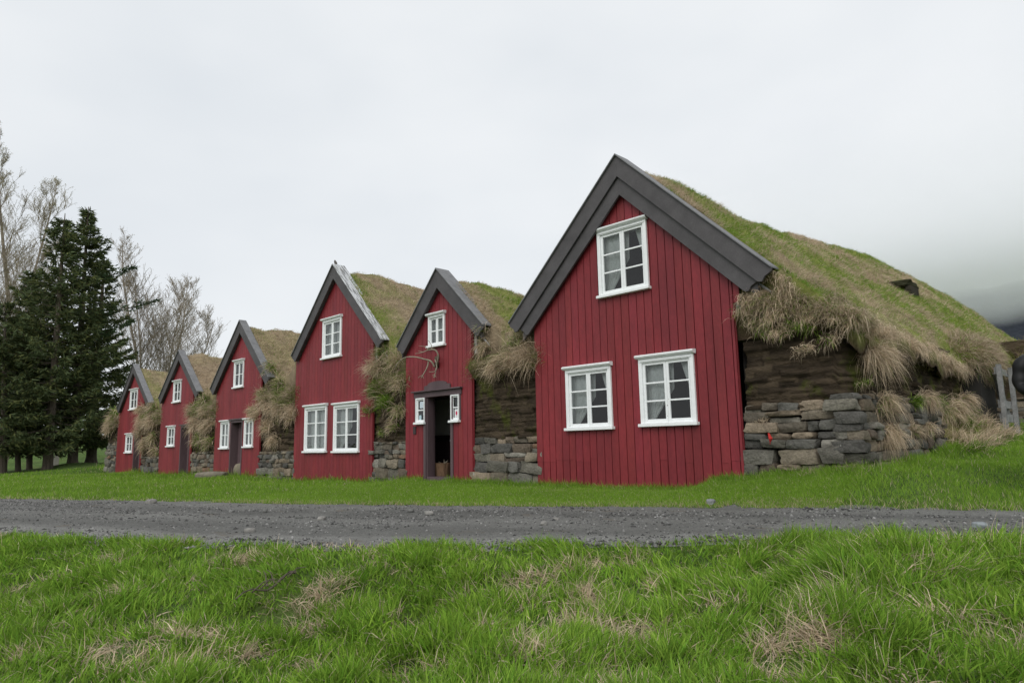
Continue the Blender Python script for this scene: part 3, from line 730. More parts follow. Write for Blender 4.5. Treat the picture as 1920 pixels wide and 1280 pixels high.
        r2_ = MB(); r2_.box(X0, X1, Y1-.02, Y1+.04, .99, 1.13); r2_.build('wall_rail', M['dark'], rmo)
        r3_ = MB(); r3_.box(X0, X1, Y1+.002, Y1+.04, 1.131, 2.1); r3_.box(X0-.05, X0, LINE+.3, Y1, 1.051, 2.1); r3_.box(X1, X1+.05, LINE+.3, Y1, 1.051, 2.1); r3_.build('upper_wall', M['plaster'], rmo)
        # notices in the side windows
        for nm, x, z0_, z1_, cc in (('notice', -13.35, 1.75, 1.90, (.62, .72, .78)), ('notice', -13.385, 1.45, 1.58, (.55, .72, .78)), ('notice', -12.05, 1.46, 1.66, (.75, .75, .76))):
            p = MB(); p.box(x, x+.13, LINE-.038, LINE-.036, z0_, z1_, cc)
            if x < -13.38: p.box(x+.03, x+.045, LINE-.040, LINE-.0385, z0_+.03, z1_-.02, (.1, .12, .15)); p.box(x+.026, x+.05, LINE-.040, LINE-.0385, z1_-.035, z1_-.012, (.1, .12, .15)); p.box(x+.09, x+.13, LINE-.040, LINE-.0385, z0_+.0, z1_, (.05, .06, .07))
            elif x < -13: [p.box(x+.02, x+.11, LINE-.040, LINE-.0385, z0_+.02+q*.024, z0_+.027+q*.024, (.4, .45, .5)) for q in range(5)]
            else:
                ang = [2*math.pi*q/20 for q in range(20)]; p.prism([(x+.065+.03*math.cos(q), z0_+.11+.048*math.sin(q)) for q in ang][::-1], LINE-.0405, LINE-.0385, (.5, .03, .08))
                p.box(x+.045, x+.085, LINE-.040, LINE-.0385, z0_+.025, z0_+.04, (.2, .2, .25))
            p.build(nm, M['paper'], t)
        sp = MB(); sp.box(-13.60, -13.50, LINE-.06, LINE-.032, 1.14, 1.32, (.5, .5, .5)); sp.build('plaque', M['brown'], t, bevel=.004)
    if k == 5:
        for o_ in list(t.children):
            if o_ not in kids0: o_.location.x += .07
        holes = [holes[0]]+[(q[0]+.07, q[1]+.07, q[2], q[3]) for q in holes[1:]]
    # dark room behind the panes
    fc = facade(h, t, holes, zb, 100+k)
    if k == 6:
        x = MB(); x.box(h['xr']+.004, h['xr']+.10, LINE-.03, LINE-.002, 3.0, 3.33); x.build('facade_boards', M['red'], t)
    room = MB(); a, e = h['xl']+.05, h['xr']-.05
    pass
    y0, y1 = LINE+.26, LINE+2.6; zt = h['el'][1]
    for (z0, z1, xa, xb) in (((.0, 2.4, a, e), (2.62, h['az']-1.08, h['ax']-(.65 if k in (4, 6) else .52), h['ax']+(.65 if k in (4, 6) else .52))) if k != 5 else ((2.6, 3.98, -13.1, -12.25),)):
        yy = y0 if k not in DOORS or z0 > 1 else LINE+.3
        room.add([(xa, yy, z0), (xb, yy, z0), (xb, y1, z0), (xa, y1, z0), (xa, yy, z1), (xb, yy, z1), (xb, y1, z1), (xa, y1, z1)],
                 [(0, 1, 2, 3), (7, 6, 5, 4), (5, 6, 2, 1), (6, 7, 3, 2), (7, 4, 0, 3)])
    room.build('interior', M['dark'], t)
    barge(h, t, k)
    roof(h, t, XA[i], XA[i+1], LEN[k], k, NB[k], None)
    if k >= 4:      # pale flashing strip under the right eave
        x, z = h['er']; f = MB(); f.tube([(x-.32, LINE+.02, z-.16), (x-.02, LINE+.02, z-.42)], [.022, .022], 4); f.build('flashing', M['metal'], t)
        f = MB(); f.box(h['xr']+.01, h['xr']+.09, LINE+.03, LINE+.12, z-.55, z+.05); f.build('corner_post', M['wood'], t)

# ------------------------------------------------------------------ turf walls between the houses
def tuft(B, c, n, out, Lr=(.3, .55), spread=(.12, .05, .08), dry=.85, grav=.5, up=.2, W=.005, cdark=False):
    c = np.array(c, float); P = c+rng.normal(size=(n, 3))*np.array(spread)
    out = np.array(out, float)
    n = int(n*.7); P = P[:n]; g_ = np.stack([fb(P[:, 0]*9, P[:, 1]*9, P[:, 2]*9, s=k_, o=2) for k_ in (201, 202, 203)], 1)
    D = out*.75*rng.uniform(.4, 1.1, (n, 1))+rng.normal(size=(n, 3))*.16+g_*.9+np.array([0, 0, up])*rng.uniform(.3, 1.2, (n, 1))
    a = rng.random((n, 1)); isd = (rng.random(n) < dry)[:, None]
    C = np.where(isd, (BROWN*.25+DRY*.85)*(1-a)+STRAW*1.08*a, DEEP*(1-a)+LIME*a*.8)*(1+.55*fb(P[:, 0]*14, P[:, 1]*14, P[:, 2]*5, s=204, o=2))[:, None]*rng.uniform(.65, 1.25, (n, 1))
    bend = g_*.15+np.array([0, 0, -grav*1.7])+rng.normal(size=(n, 3))*.10
    L = rng.uniform(*Lr, n)*np.where(isd[:, 0], 1, .7)
    d = np.linalg.norm(c-np.array(CAM)); B.add(P, D, L, W*1.5*max(1, d/14)*rng.uniform(.6, 1.3, n), C, bend)
GDRK = (.034, .026, .018); GBRN = (.088, .066, .044)
def sods(S, Z, seed):
    w = Z/.085+.35*fb(S*1.1, 1, s=seed); lay = np.floor(w); fz = np.minimum(w-lay, 1-(w-lay))
    q = S/(.42)+vn(lay*5.3, 0, s=seed+3)*2; cell = np.floor(q); fx = np.minimum(q-cell, 1-(q-cell))
    off = .05*vn(cell*7.7, lay*3.7, s=seed)+.03*fb(S*5, Z*9, s=seed+1)
    off = off+.035*sstep(.28, .0, fz)*(.5+.5*vn(S*3, lay, s=seed+4))+.03*sstep(.06, 0, fx)
    cc = np.clip(.5+.6*vn(cell*3.1, lay*2.1, s=seed+2)+.25*fb(S*4, Z*14, s=seed+6), 0, 1)*(1-.3*sstep(.2, 0, fz))
    return off, cc
def turf_wall(xa, xb, zs, zf, zv, seed, label, tufts, ymid=0, name='turf_wall'):
    """stone courses below, stacked turf above, grassy shoulder on top; front near the facade line"""
    r = random.Random(seed); g0 = float(ground((xa+xb)/2, LINE))
    t = thing(name, ((xa+xb)/2, LINE+.3, g0), label, 'turf wall', 'turf and stone walls between the houses')
    stone_wall('stone_base', t, lambda s, z: (s, LINE-.02+.07*z), xa-.03, xb+.03, lambda s: float(ground(s, LINE)), zs, seed)
    b = MB(); b.box(xa, xb, LINE+.26, LINE+.8, g0-.3, zs, (.04, .035, .03)); b.build('earth_core', M['soil'], t)
    nx = 70; prof = []
    for z in np.arange(zs-.03, zf, .022): prof.append((LINE+.06+.02*(z-zs), z))
    X = np.linspace(xa, xb, nx); S = np.arange(len(prof)); XX, SS = np.meshgrid(X, S)
    YY = np.array([p[0] for p in prof])[SS]; ZZ = np.array([p[1] for p in prof])[SS]
    of_, cc = sods(XX, ZZ, seed); YY = YY+of_
    C = np.array(GDRK)*(1-cc[..., None])+np.array(GBRN)*cc[..., None]
    np_mesh('turf_block', np.stack([XX.ravel(), YY.ravel(), ZZ.ravel()], 1), grid_faces(nx, len(prof)), M['turf'], t, C.reshape(-1, 3), smooth=False)
    # grassy shoulder
    ny = 26; s = np.linspace(0, 1, ny); X = np.linspace(xa-.25, xb+.25, 40); XX, SS = np.meshgrid(X, s)
    edge = zf+.10*fb(XX*1.1, 5, s=seed+5)
    YY = LINE+.0-.16*np.sin(SS*math.pi)*(SS < .35)+np.where(SS < .12, 0, (SS-.12)*1.6); YY = YY-.1*sstep(0, .2, SS)+.0
    zc = zv+.1
    ZZ = edge-.10+(zc-edge+.10)*np.clip(SS*1.25, 0, 1)**.75
    inside = sstep(0, .3, XX-xa)*sstep(0, .3, xb-XX)
    YY = np.maximum(YY+.05*fb(XX*3, SS*4, s=seed+6), np.where((XX < xa) | (XX > xb), LINE+.06, -9)); ZZ = ZZ+.06*fb(XX*2.5, SS*5, s=seed+7)
    dr = .6
    go = np_mesh('grass_shoulder', np.stack([XX.ravel(), YY.ravel(), ZZ.ravel()], 1), grid_faces(40, ny), M['soil'], t, np.repeat(((OLIVE*.15+BROWN*.4))[None], XX.size, 0), smooth=True)
    B = Bl(); n = int(7000*(xb-xa)/1.9)
    i = rng.integers(0, XX.size, n); P = np.stack([XX.ravel()[i], YY.ravel()[i], ZZ.ravel()[i]], 1)+rng.normal(size=(n, 3))*.03
    isd = rng.random(n) < np.clip(.55+.7*fb(P[:, 0]*2, P[:, 2]*2, s=seed+8), .1, .95)
    a = rng.random((n, 1)); C = np.where(isd[:, None], (BROWN*.5+DRY*.5)*(1-a)+STRAW*.9*a, OLIVE*.8*(1-a)+GREEN*a)*rng.uniform(.65, 1.2, (n, 1))
    comb = np.stack([fb(P[:, 0]*2, P[:, 2]*2, s=seed+9)*.8, np.zeros(n), np.zeros(n)], 1)
    D = np.array([0, -.6, .3])+rng.normal(size=(n, 3))*.3+comb
    B.add(P, D, rng.uniform(.10, .26, n), .0055*max(1, abs(xa)/13)*rng.uniform(.6, 1.3, n), C, np.array([0, -.0, -.5])+rng.normal(size=(n, 3))*.12+comb*.2)
    g = B.build('shoulder_grass', go); g['kind'] = 'stuff'
    for (px, py, size, cnt, dry, gr) in tufts:
        p = at_Y(px, py, LINE-.08); B = Bl(); sc = size
        tuft(B, (p.x, LINE-.02, p.z), cnt, (rng.normal()*.12, -.55, 0), (.30*sc, .6*sc), (.16*sc, .05, .10*sc), dry, gr)
        B.build('grass_tuft', t)
    return t
W56 = turf_wall(-11.42, -9.40, 1.0, 2.45, 3.1, 21, 'stone and dark turf wall between the open-door house and the largest house, one big straw tuft on top',
    [(985, 668, 1.0, 900, .95, .3), (955, 680, 1.0, 900, .95, .34), (925, 690, .85, 600, .95, .4), (905, 650, .7, 400, .85, .35), (960, 640, .7, 350, .4, .3), (900, 620, .7, 350, .6, .3)])
W45 = turf_wall(-15.38, -13.88, .95, 2.3, 3.1, 22, 'bushy turf wall between the open-door house and the tall house, green weeds over pale stones',
    [(700, 690, 1.0, 700, .9, .4), (735, 680, .95, 600, .7, .4), (750, 720, .9, 500, .75, .45), (700, 735, .8, 600, .35, .2), (720, 755, .8, 600, .15, .15), (745, 770, .8, 500, .6, .4), (735, 800, .6, 300, .6, .4), (690, 770, .6, 350, .2, .15), (715, 660, .8, 450, .4, .3), (715, 812, .4, 300, .3, .3)])
W34 = turf_wall(-22.05, -19.62, .78, 2.35, 3.2, 23, 'turf wall with large shaggy straw tuft left of the tall house, boulders at its foot',
    [(500, 760, 1.1, 700, .97, .4), (525, 765, 1.1, 700, .97, .4), (545, 775, 1.0, 600, .97, .4), (480, 775, .9, 500, .9, .4), (500, 800, .9, 500, .97, .45), (510, 825, .8, 400, .97, .5), (525, 755, .9, 500, .15, .2), (490, 740, .9, 400, .6, .3), (520, 720, .9, 400, .4, .3), (505, 690, .9, 400, .5, .3), (470, 770, .6, 300, .6, .2)])
W23 = turf_wall(-28.06, -25.8, .78, 2.2, 3.1, 24, 'turf wall with rounded grass cushion between the second and third houses from the trees',
    [(365, 795, 1.1, 600, .95, .45), (385, 800, 1.1, 600, .9, .45), (360, 770, 1.0, 500, .8, .4), (385, 770, 1.0, 500, .8, .4), (370, 825, .9, 500, .5, .4), (390, 830, .9, 400, .6, .4), (395, 790, .9, 400, .9, .4), (380, 750, 1.0, 400, .4, .3)])
W12 = turf_wall(-34.2, -31.8, .62, 2.2, 3.0, 25, 'turf wall with hanging brown grass beside the house at the far left end',
    [(270, 790, 1.2, 600, .97, .45), (285, 790, 1.2, 600, .95, .45), (262, 810, 1.1, 500, .97, .45), (285, 820, 1.1, 500, .6, .4), (270, 835, 1.0, 500, .8, .45), (290, 845, .9, 400, .7, .45), (265, 770, 1.1, 400, .9, .4), (285, 765, 1.1, 400, .6, .4)])
W01 = turf_wall(-39.9, -38.05, 1.35, 2.2, 3.0, 26, 'short turf and stone wall end between the spruces and the first red house',
    [(212, 790, 1.1, 500, .7, .4), (205, 800, 1.1, 500, .9, .4), (215, 775, 1.1, 400, .3, .3)])

# ------------------------------------------------------------------ long side wall of the largest house
def side_wall():
    g = float(ground(-3.4, 10)); t = thing('turf_wall', (-3.6, 12, g), 'long turf and stone wall under the roof edge of the largest house, shaggy straw hanging over it', 'turf wall', 'turf and stone walls between the houses')
    stone_wall('stone_base', t, lambda s, z: (s, LINE-.04+.07*z), -5.05, -3.52, lambda s: float(ground(s, LINE)), 1.40, 33, .10, .21, .0)
    # side run: along +Y, outward is +X
    stone_wall('stone_base', t, lambda s, z: (-3.30-.07*z, s), 9.98, 14.3, lambda s: float(ground(-3.3, s)), 1.46, 37, .10, .21, .02)
    b = MB(); b.box(-5.05, -3.75, LINE+.3, LINE+.9, -.1, 1.4, (.04, .035, .03)); b.box(-4.6, -3.72, LINE+.5, LINE+6.4, -.1, 2.4, (.04, .035, .03)); b.build('earth_core', M['soil'], t)
    # turf block: front, rounded corner, side
    line = [(-5.04, LINE+.08)]+[(x, LINE+.06) for x in np.linspace(-4.9, -3.75, 44)]+[(-3.72+.2*math.sin(q), LINE+.26-.2*math.cos(q)) for q in np.linspace(.15, 1.5, 5)]+[(-3.50, y) for y in np.linspace(LINE+.35, LINE+6.5, 130)]
    line = np.array(line); tang = np.gradient(line, axis=0); nrm = unit(np.stack([tang[:, 1], -tang[:, 0]], 1)); acc = np.concatenate([[0], np.cumsum(np.linalg.norm(np.diff(line, axis=0), axis=1))])
    zz = np.arange(1.30, 2.75, .024); A, Z = np.meshgrid(np.arange(len(line)), zz)
    S = acc[A]; front = (A < 46); top = np.where(front, 1.0, .86)
    Zr = 1.30+(Z-1.30)*top
    of_, cc = sods(S, Zr, 41); off = -of_-.05*(Zr-1.3)+np.where(front, 0, .06*fb(S*1.5, Zr*2, s=44))
    P = np.stack([line[A, 0]+nrm[A, 0]*off, line[A, 1]+nrm[A, 1]*off, Zr], -1)
    cc = cc[..., None]; C = np.array(GDRK)*(1-cc)+np.array(GBRN)*cc
    np_mesh('turf_block', P.reshape(-1, 3), grid_faces(len(line), len(zz)), M['turf'], t, C.reshape(-1, 3))
    # grassy shelf in front of the roof edge, above the front face
    X = np.linspace(-4.97, -3.25, 50); s = np.linspace(0, 1, 24); XX, SS = np.meshgrid(X, s)
    ez = 2.92-.34*sstep(-5.0, -3.3, XX)+.05*fb(XX*2, 1, s=46)
    rz = np.minimum(roof_z(XX, np.full_like(XX, 10.7)), 3.3)+.02
    YY = LINE+.09-.20*sstep(0, .14, SS)+.14*SS+SS*SS*.8+.04*fb(XX*3, SS*3, s=47); YY = np.where(XX < -4.95, np.maximum(YY, LINE+.07), YY)
    ZZ = (ez-.16)+(np.maximum(rz, ez-.16)-(ez-.16))*SS**.8+.06*np.sin(SS*math.pi)
    go = np_mesh('grass_shoulder', np.stack([XX.ravel(), YY.ravel(), ZZ.ravel()], 1), grid_faces(50, 24), M['soil'], t, np.repeat((BROWN*.45)[None], XX.size, 0), smooth=True)
    n = 12000; i = rng.integers(0, XX.size, n); P = np.stack([XX.ravel()[i], YY.ravel()[i], ZZ.ravel()[i]], 1)+rng.normal(size=(n, 3))*.025
    a = rng.random((n, 1)); isd = (rng.random(n) < .72)[:, None]
    C = np.where(isd, (BROWN*.5+DRY*.5)*(1-a)+STRAW*.95*a, OLIVE*(1-a)+GREEN*a)*rng.uniform(.65, 1.2, (n, 1))
    comb = np.stack([.25+fb(P[:, 0]*2, P[:, 2]*2, s=48)*.8, np.zeros(n), np.zeros(n)], 1)
    o = blades(P, np.array([.1, -.6, .25])+rng.normal(size=(n, 3))*.3+comb, rng.uniform(.10, .24, n), .006, C, np.array([0, -.0, -.55])+rng.normal(size=(n, 3))*.12, 3, 'shoulder_grass', go); o['kind'] = 'stuff'
    # fringe along the whole edge
    B = Bl()
    for q in range(16):
        x = -4.95+q*.1+rng.normal()*.03; z = 2.88-.40*(q/16)+rng.normal()*.05
        tuft(B, (x, LINE-.04, z), 130, (.15+rng.normal()*.3, -.4, 0), (.12, .32), (.07, .04, .06), .8, .38)
    for q in range(60):
        y = LINE+.0+q*.125+rng.normal()*.03; s_ = .75+.25*math.sin(q*.7)+.3*rng.random()
        tuft(B, (-3.42+rng.normal()*.04, y, 2.50-.006*q+rng.normal()*.05), 230, (.36, rng.normal()*.25-.15, 0), (.10*s_, .31*s_), (.05, .08, .05), .96, .6, up=.25)
    o = B.build('straw_fringe', t, segs=4); o['kind'] = 'stuff'
    # single hanging tufts (position by wall coordinate)
    for (y, z, sc, cnt, dry) in ((10.95, 2.02, 1.05, 1500, .93), (11.05, 1.33, .8, 900, .85), (11.0, .92, .8, 800, .93), (13.3, 1.5, .7, 500, .92), (14.9, 1.35, .9, 800, .9), (14.4, 1.25, .7, 500, .6), (15.9, 1.55, .7, 600, .85), (15.4, 1.1, .8, 700, .3), (12.2, .95, .5, 400, .9), (13.0, .95, .6, 500, .85), (10.35, 1.62, .35, 160, .3), (12.6, 1.42, .5, 500, .05), (14.0, 1.45, .6, 500, .15), (16.1, 1.35, .7, 500, .2)):
        B = Bl(); tuft(B, (-3.32-.05*z, y, z), cnt, (.6, rng.normal()*.15, 0), (.32*sc, .68*sc), (.05, .13*sc, .06*sc), dry, .45)
        B.build('grass_tuft', t, segs=4)
    for (px, py, sc, cnt, dry) in ((1398, 585, .6, 350, .7), (1412, 605, .5, 300, .6), (1432, 618, .5, 300, .4), (1455, 622, .45, 260, .8), (1500, 610, .7, 500, .15), (1510, 655, .45, 260, .9), (1470, 620, .6, 300, .7), (1430, 790, .3, 90, 1), (1580, 600, .8, 500, .9), (1555, 635, .5, 300, .6), (1430, 600, .5, 300, .5), (1410, 560, .7, 500, .9), (1440, 570, .8, 500, .95), (1470, 540, .6, 400, .85), (1460, 520, .6, 400, .8)):
        p = at_Y(px, py, LINE-.06); B = Bl(); tuft(B, (p.x, LINE-.02, p.z), cnt, (.1, -.4, 0), (.22*sc, .46*sc), (.15*sc, .04, .08*sc), dry, .45); B.build('grass_tuft', t, segs=4)
    # collapsed bank beyond the stones
    Y = np.linspace(13.6, 16.4, 30); s = np.linspace(0, 1, 14); YY, SS = np.meshgrid(Y, s)
    g0 = ground(np.full_like(YY, -3.0), YY); hgt = .55*sstep(13.6, 14.4, YY)*sstep(16.4, 15.7, YY)
    XX = -3.6+.95*(1-SS)*(.3+hgt)+.06*fb(YY*2, SS*3, s=49); ZZ = g0-.05+(hgt+.05)*SS
    np_mesh('earth_bank', np.stack([XX.ravel(), YY.ravel(), ZZ.ravel()], 1), grid_faces(30, 14)[:, ::-1], M['soil'], t, np.repeat((OLIVE*.4+BROWN*.3)[None], XX.size, 0), smooth=True)
    B = Bl()
    for q in range(26):
        y = rng.uniform(13.2, 16.3); x = -3.35+rng.random()*.65; z = float(ground(x, y))+.3*rng.random()*(x < -3); tuft(B, (x, y, z+.05), 160, (.5, rng.normal()*.2, .3), (.2, .45), (.09, .12, .03), rng.choice([.2, .85, .95]), .35, up=.6)
    o = B.build('bank_grass', t, segs=3); o['kind'] = 'stuff'
    sh = MB(); sh.cc = (.45, .03, .025)
    p = at_Y(1446, 822, LINE-.12); sh.tube([(p.x-.02, LINE-.13, p.z-.08), (p.x+.0, LINE-.14, p.z), (p.x-.03, LINE-.13, p.z+.08)], [.006, .03, .012], 5); o = sh.build('wood_shard', M['paper'])
    tag(o, 'small red painted shard stuck between wall stones right of the largest house', 'shard')
side_wall()

# gate, porch mound and outbuilding at the right-hand end
gt = thing('wooden_gate', (-3.1, 17.2, .95), 'weathered grey plank gate leaning against the far end of the turf wall', 'gate')
b = MB(); c = (1, 1, 1)
for z, h_, w in ((2.06, .14, 1.0), (1.38, .16, 1.0), (1.10, .16, 1.0), (.84, .14, 1.0)):
    b.box(-2.95, -2.91, 16.55, 17.75, z, z+h_, (1, 1, 1.02))
b.build('rail', M['wood'], gt, bevel=.004)
for y in (16.5, 17.62):
    b = MB(); b.box(-2.905, -2.83, y, y+.14, .7, 2.25, (.9, .9, .92)); b.build('post', M['wood'], gt, bevel=.004)
b = MB(); pass
b = MB(); b.tube([(-3.0, 17.6, 1.2), (-3.0, 16.95, 2.1)], [.07, .06], 4, (.85, .85, .88)); b.build('brace', M['wood'], gt)
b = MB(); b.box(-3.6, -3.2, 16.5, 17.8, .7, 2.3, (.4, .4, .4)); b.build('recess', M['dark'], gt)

def mound(name, label, cx, cy, cz, rx, ry, rz, seed, n, dry, hang=.5, cat='turf mound', thing_parent=None):
    nu, nv_ = 40, 20; U = np.linspace(0, 2*math.pi, nu); Vv = np.linspace(-.9, math.pi/2, nv_); UU, VV = np.meshgrid(U, Vv)
    x = np.cos(UU)*np.cos(VV); y = np.sin(UU)*np.cos(VV); z = np.sin(VV); d = 1+.14*fb(x*1.6+seed, y*1.6, z*1.6, s=seed)+.07*fb(x*4, y*4, z*4, s=seed)
    P = np.stack([cx+rx*x*d, cy+ry*y*d, cz+rz*z*d], -1).reshape(-1, 3)
    t = thing(name, (cx, cy, cz), label, cat)
    np_mesh('turf_body', P, grid_faces(nu, nv_), M['soil'], t, np.repeat((BROWN*.45+OLIVE*.25)[None], len(P), 0), smooth=True)
    i = rng.integers(0, len(P), n); Q = P[i]+rng.normal(size=(n, 3))*.04; N = unit((Q-np.array([cx, cy, cz]))/np.array([rx, ry, rz])**2)
    k = (((Q-np.array(CAM))*N).sum(1) < 2); Q, N = Q[k], N[k]; n = len(Q)
    a = rng.random((n, 1)); isd = (rng.random(n) < np.clip(dry+.4*fb(Q[:, 0]*2, Q[:, 1]*2, Q[:, 2]*2, s=seed+1), 0, 1))[:, None]
    C = np.where(isd, (BROWN*.5+DRY*.5)*(1-a)+STRAW*.9*a, OLIVE*(1-a)+GREEN*a)*rng.uniform(.65, 1.2, (n, 1))
    o = blades(Q, N*.45+rng.normal(size=(n, 3))*.28, rng.uniform(.10, .10+hang*.6, n), .009, C, np.array([0, 0, -.65])+rng.normal(size=(n, 3))*.1, 3, 'grass_cover', t); o['kind'] = 'stuff'
    return t
mound('turf_mound', 'shaggy rounded turf mound overhanging the weathered plank gate', -3.62, 17.4, 2.40, .62, 1.45, .50, 51, 13000, .85, .35)
# outbuilding behind
def outbuilding():
    t = thing('turf_outbuilding', (-1.5, 25, 1.2), 'low grass-topped turf outbuilding behind the gate at the right edge', 'turf building')
    X = np.linspace(-6, 3, 46); Y = np.linspace(21, 29, 30); XX, YY = np.meshgrid(X, Y)
    ZZ = 3.35-.14*np.abs(XX+1.5)-.5*sstep(.6, 0, YY-21)+.15*fb(XX, YY, s=55)
    V = np.stack([XX.ravel(), YY.ravel(), ZZ.ravel()], 1)
    np_mesh('roof', V, grid_faces(46, 30), M['soil'], t, np.repeat((BROWN*.5+OLIVE*.5)[None], len(V), 0), smooth=True)
    b = MB(); b.box(-6, 3, 21.15, 21.4, 1.7, 3.2, GBRN); b.box(2.7, 3, 21.4, 29, 1.2, 2.9, GBRN); b.build('turf_block', M['turf'], t)
    stone_wall('stone_base', t, lambda s, z: (s, 21.0), -6, 3, lambda s: 1.0, 1.75, 57, .1, .2)
    n = 14000; x = rng.uniform(-6, 3, n); y = 21+rng.random(n)**2*8; z = 3.35-.14*np.abs(x+1.5)-.5*sstep(.6, 0, y-21)+.15*fb(x, y, s=55)
    a = rng.random((n, 1)); C = np.where(rng.random((n, 1)) < .6, BROWN*.4+DRY*.6, OLIVE)*rng.uniform(.65, 1.2, (n, 1))
    o = blades(np.stack([x, y, z], 1), np.array([0, -.4, .6])+rng.normal(size=(n, 3))*.4, rng.uniform(.12, .35, n), .012, C, np.array([0, -.05, -.3])+rng.normal(size=(n, 3))*.1, 3, 'roof_grass', t); o['kind'] = 'stuff'
outbuilding()
# small stone-capped skylight in the big roof
def skylight():
    d_ = ray(1690, 540)
    for t_ in np.arange(11, 26, .02):
        q_ = CAM+d_*(t_/d_.y)
        if q_.z < float(roof_z(q_.x, q_.y))+.05: break
    p0 = (q_.x, q_.y); z = float(roof_z(*p0)); t = thing('roof_opening', (p0[0], p0[1], z), 'small mossy skylight box with pale pane set in the grass roof of the largest house', 'skylight')
    b = MB(); b.cc = (.05, .045, .035); b.box(-.42, .3, -.3, .3, -.4, .02); b.build('frame', M['soil'], t)
    for o in t.children: o.matrix_parent_inverse = Matrix.Identity(4)
    v, f = stone_geo(-.02, 0, .10, .6, .85, .16, 77, .12, 5); o = np_mesh('cap', v, np.array(f), M['soil'], t, np.repeat(np.array([[.05, .05, .03]]), len(v), 0), smooth=True); o.matrix_parent_inverse = Matrix.Identity(4)
    b = MB(); b.box(.2, .24, -.2, .05, -.1, .05, (.7, .7, .7)); o = b.build('pane', M['white'], t); o.matrix_parent_inverse = Matrix.Identity(4)
    b = MB(); b.box(-.1, .16, -.3, .3, -.2, .03, (.25, .22, .15)); o = b.build('side_board', M['soil'], t); o.matrix_parent_inverse = Matrix.Identity(4)
skylight()

# ------------------------------------------------------------------ rocks and gravel
def rock(name, px, py, sx, sy, sz, seed, c, label, group=None, lift=.3, z=None):
    zz = 0.
    for _ in range(8):
        d = ray(px, py); tt = (zz-.84)/d.z; X, Y = d.x*tt, d.y*tt; zz = float(ground(X, Y)) if not on_road(X, Y) else float(zroad(X))
    v, f = stone_geo(0, 0, 0, sx, sy, sz, seed, .2, 6); n = np.linalg.norm(v/np.array([sx, sy, sz])*2, axis=1, keepdims=True)
    v = v/np.maximum(n, .3)**.5
    o = np_mesh(name, v, np.array(f), M['rock'], None, np.repeat(np.array([c])*1., len(v), 0), smooth=True)
    o.location = (X, Y, zz+sz*lift); o.rotation_euler = (0, 0, seed); tag(o, label, 'rock', group); return o
rock('boulder', 462, 893, 1.25, .8, .62, 3, (.21, .18, .13), 'large brownish boulder on the lawn under the shaggy straw wall', lift=.3)
rock('boulder', 398, 896, 1.1, .6, .34, 4, (.20, .18, .14), 'low flat boulder in front of the red house with the brown door', lift=.2)
rock('rock', 1334, 950, .15, .11, .09, 5, (.24, .25, .25), 'smooth grey stone at the road edge before the largest house')
rock('rock', 1832, 935, .13, .1, .07, 6, (.24, .26, .27), 'pale grey stone on the lawn near the person')
RK = [(283, 944, .22, 'dark lump of rock on the far road edge at left'), (561, 973, .11, 'loose stone in mid road under the turf wall, darker one'), (603, 975, .12, 'pale loose stone in mid road under the tall house'), (770, 959, .1, 'grey pebble near the far road edge left of the doorway'),
      (804, 964, .12, 'grey pebble near the far road edge below the doorway'), (1020, 983, .09, 'rounded pale stone in the road below the left corner of the largest house'), (1043, 975, .08, 'smaller pale stone just right of another below the largest house'), (468, 998, .12, 'dark flat stone near the near road edge at left'), (435, 960, .09, 'small grey stone on the far half of the road left of the boulders path'), (497, 959, .08, 'small stone on the far half of the road below the tall house')]
for i, (a, b_, s, l) in enumerate(RK): rock('road_stone', a, b_, s, s*.8, s*.55, 60+i, rnd.choice([(.2, .2, .19), (.15, .15, .14), (.26, .25, .23)]), l, 'loose stones on the gravel road')
def gravel():
    n = 52000; X = rng.uniform(-24, 1.5, n); Y = Yn(X)-.12+rng.random(n)*(Yf(X)-Yn(X)+.2); u, v = uv(X, Y)
    row = (Y-Yn(X))/(Yf(X)-Yn(X)); dens = .35+.65*np.clip(np.abs(fb(X*.25, row*5, s=66))*2.2, 0, 1)-.25+1.0*(row < .16)
    k = (rng.random(n) < dens) & (u < 22); X, Y, u = X[k], Y[k], u[k]; n = len(X)
    s = rng.gamma(2.0, .0036, n)+.005; s = np.clip(s, .005, .034)
    oc = np.array([[1, 0, 0], [-1, 0, 0], [0, 1, 0], [0, -1, 0], [0, 0, .7], [0, 0, -.7]], float)
    F8 = np.array([[0, 2, 4], [2, 1, 4], [1, 3, 4], [3, 0, 4], [2, 0, 5], [1, 2, 5], [3, 1, 5], [0, 3, 5]])
    V = oc[None]*s[:, None, None]*rng.uniform(.6, 1.3, (n, 6, 1)); th = rng.random(n)*6.28; c_, s_ = np.cos(th)[:, None], np.sin(th)[:, None]
    V = np.stack([V[..., 0]*c_-V[..., 1]*s_, V[..., 0]*s_+V[..., 1]*c_, V[..., 2]], -1)
    Z = zroad(X)+.004+.035*fb(X*.6, Y*1.6, s=25); V = V+np.stack([X, Y, Z], 1)[:, None]
    g = (.05+.27*rng.random(n)**2.0)[:, None]; C = g*np.array([1, .98, .94])
    o = np_mesh('gravel', V.reshape(-1, 3), (np.arange(n)[:, None, None]*6+F8[None]).reshape(-1, 3), M['rock'], None, np.repeat(C, 6, 0)); tag(o, 'loose grey gravel scattered over the road', 'gravel', kind='stuff')
gravel()
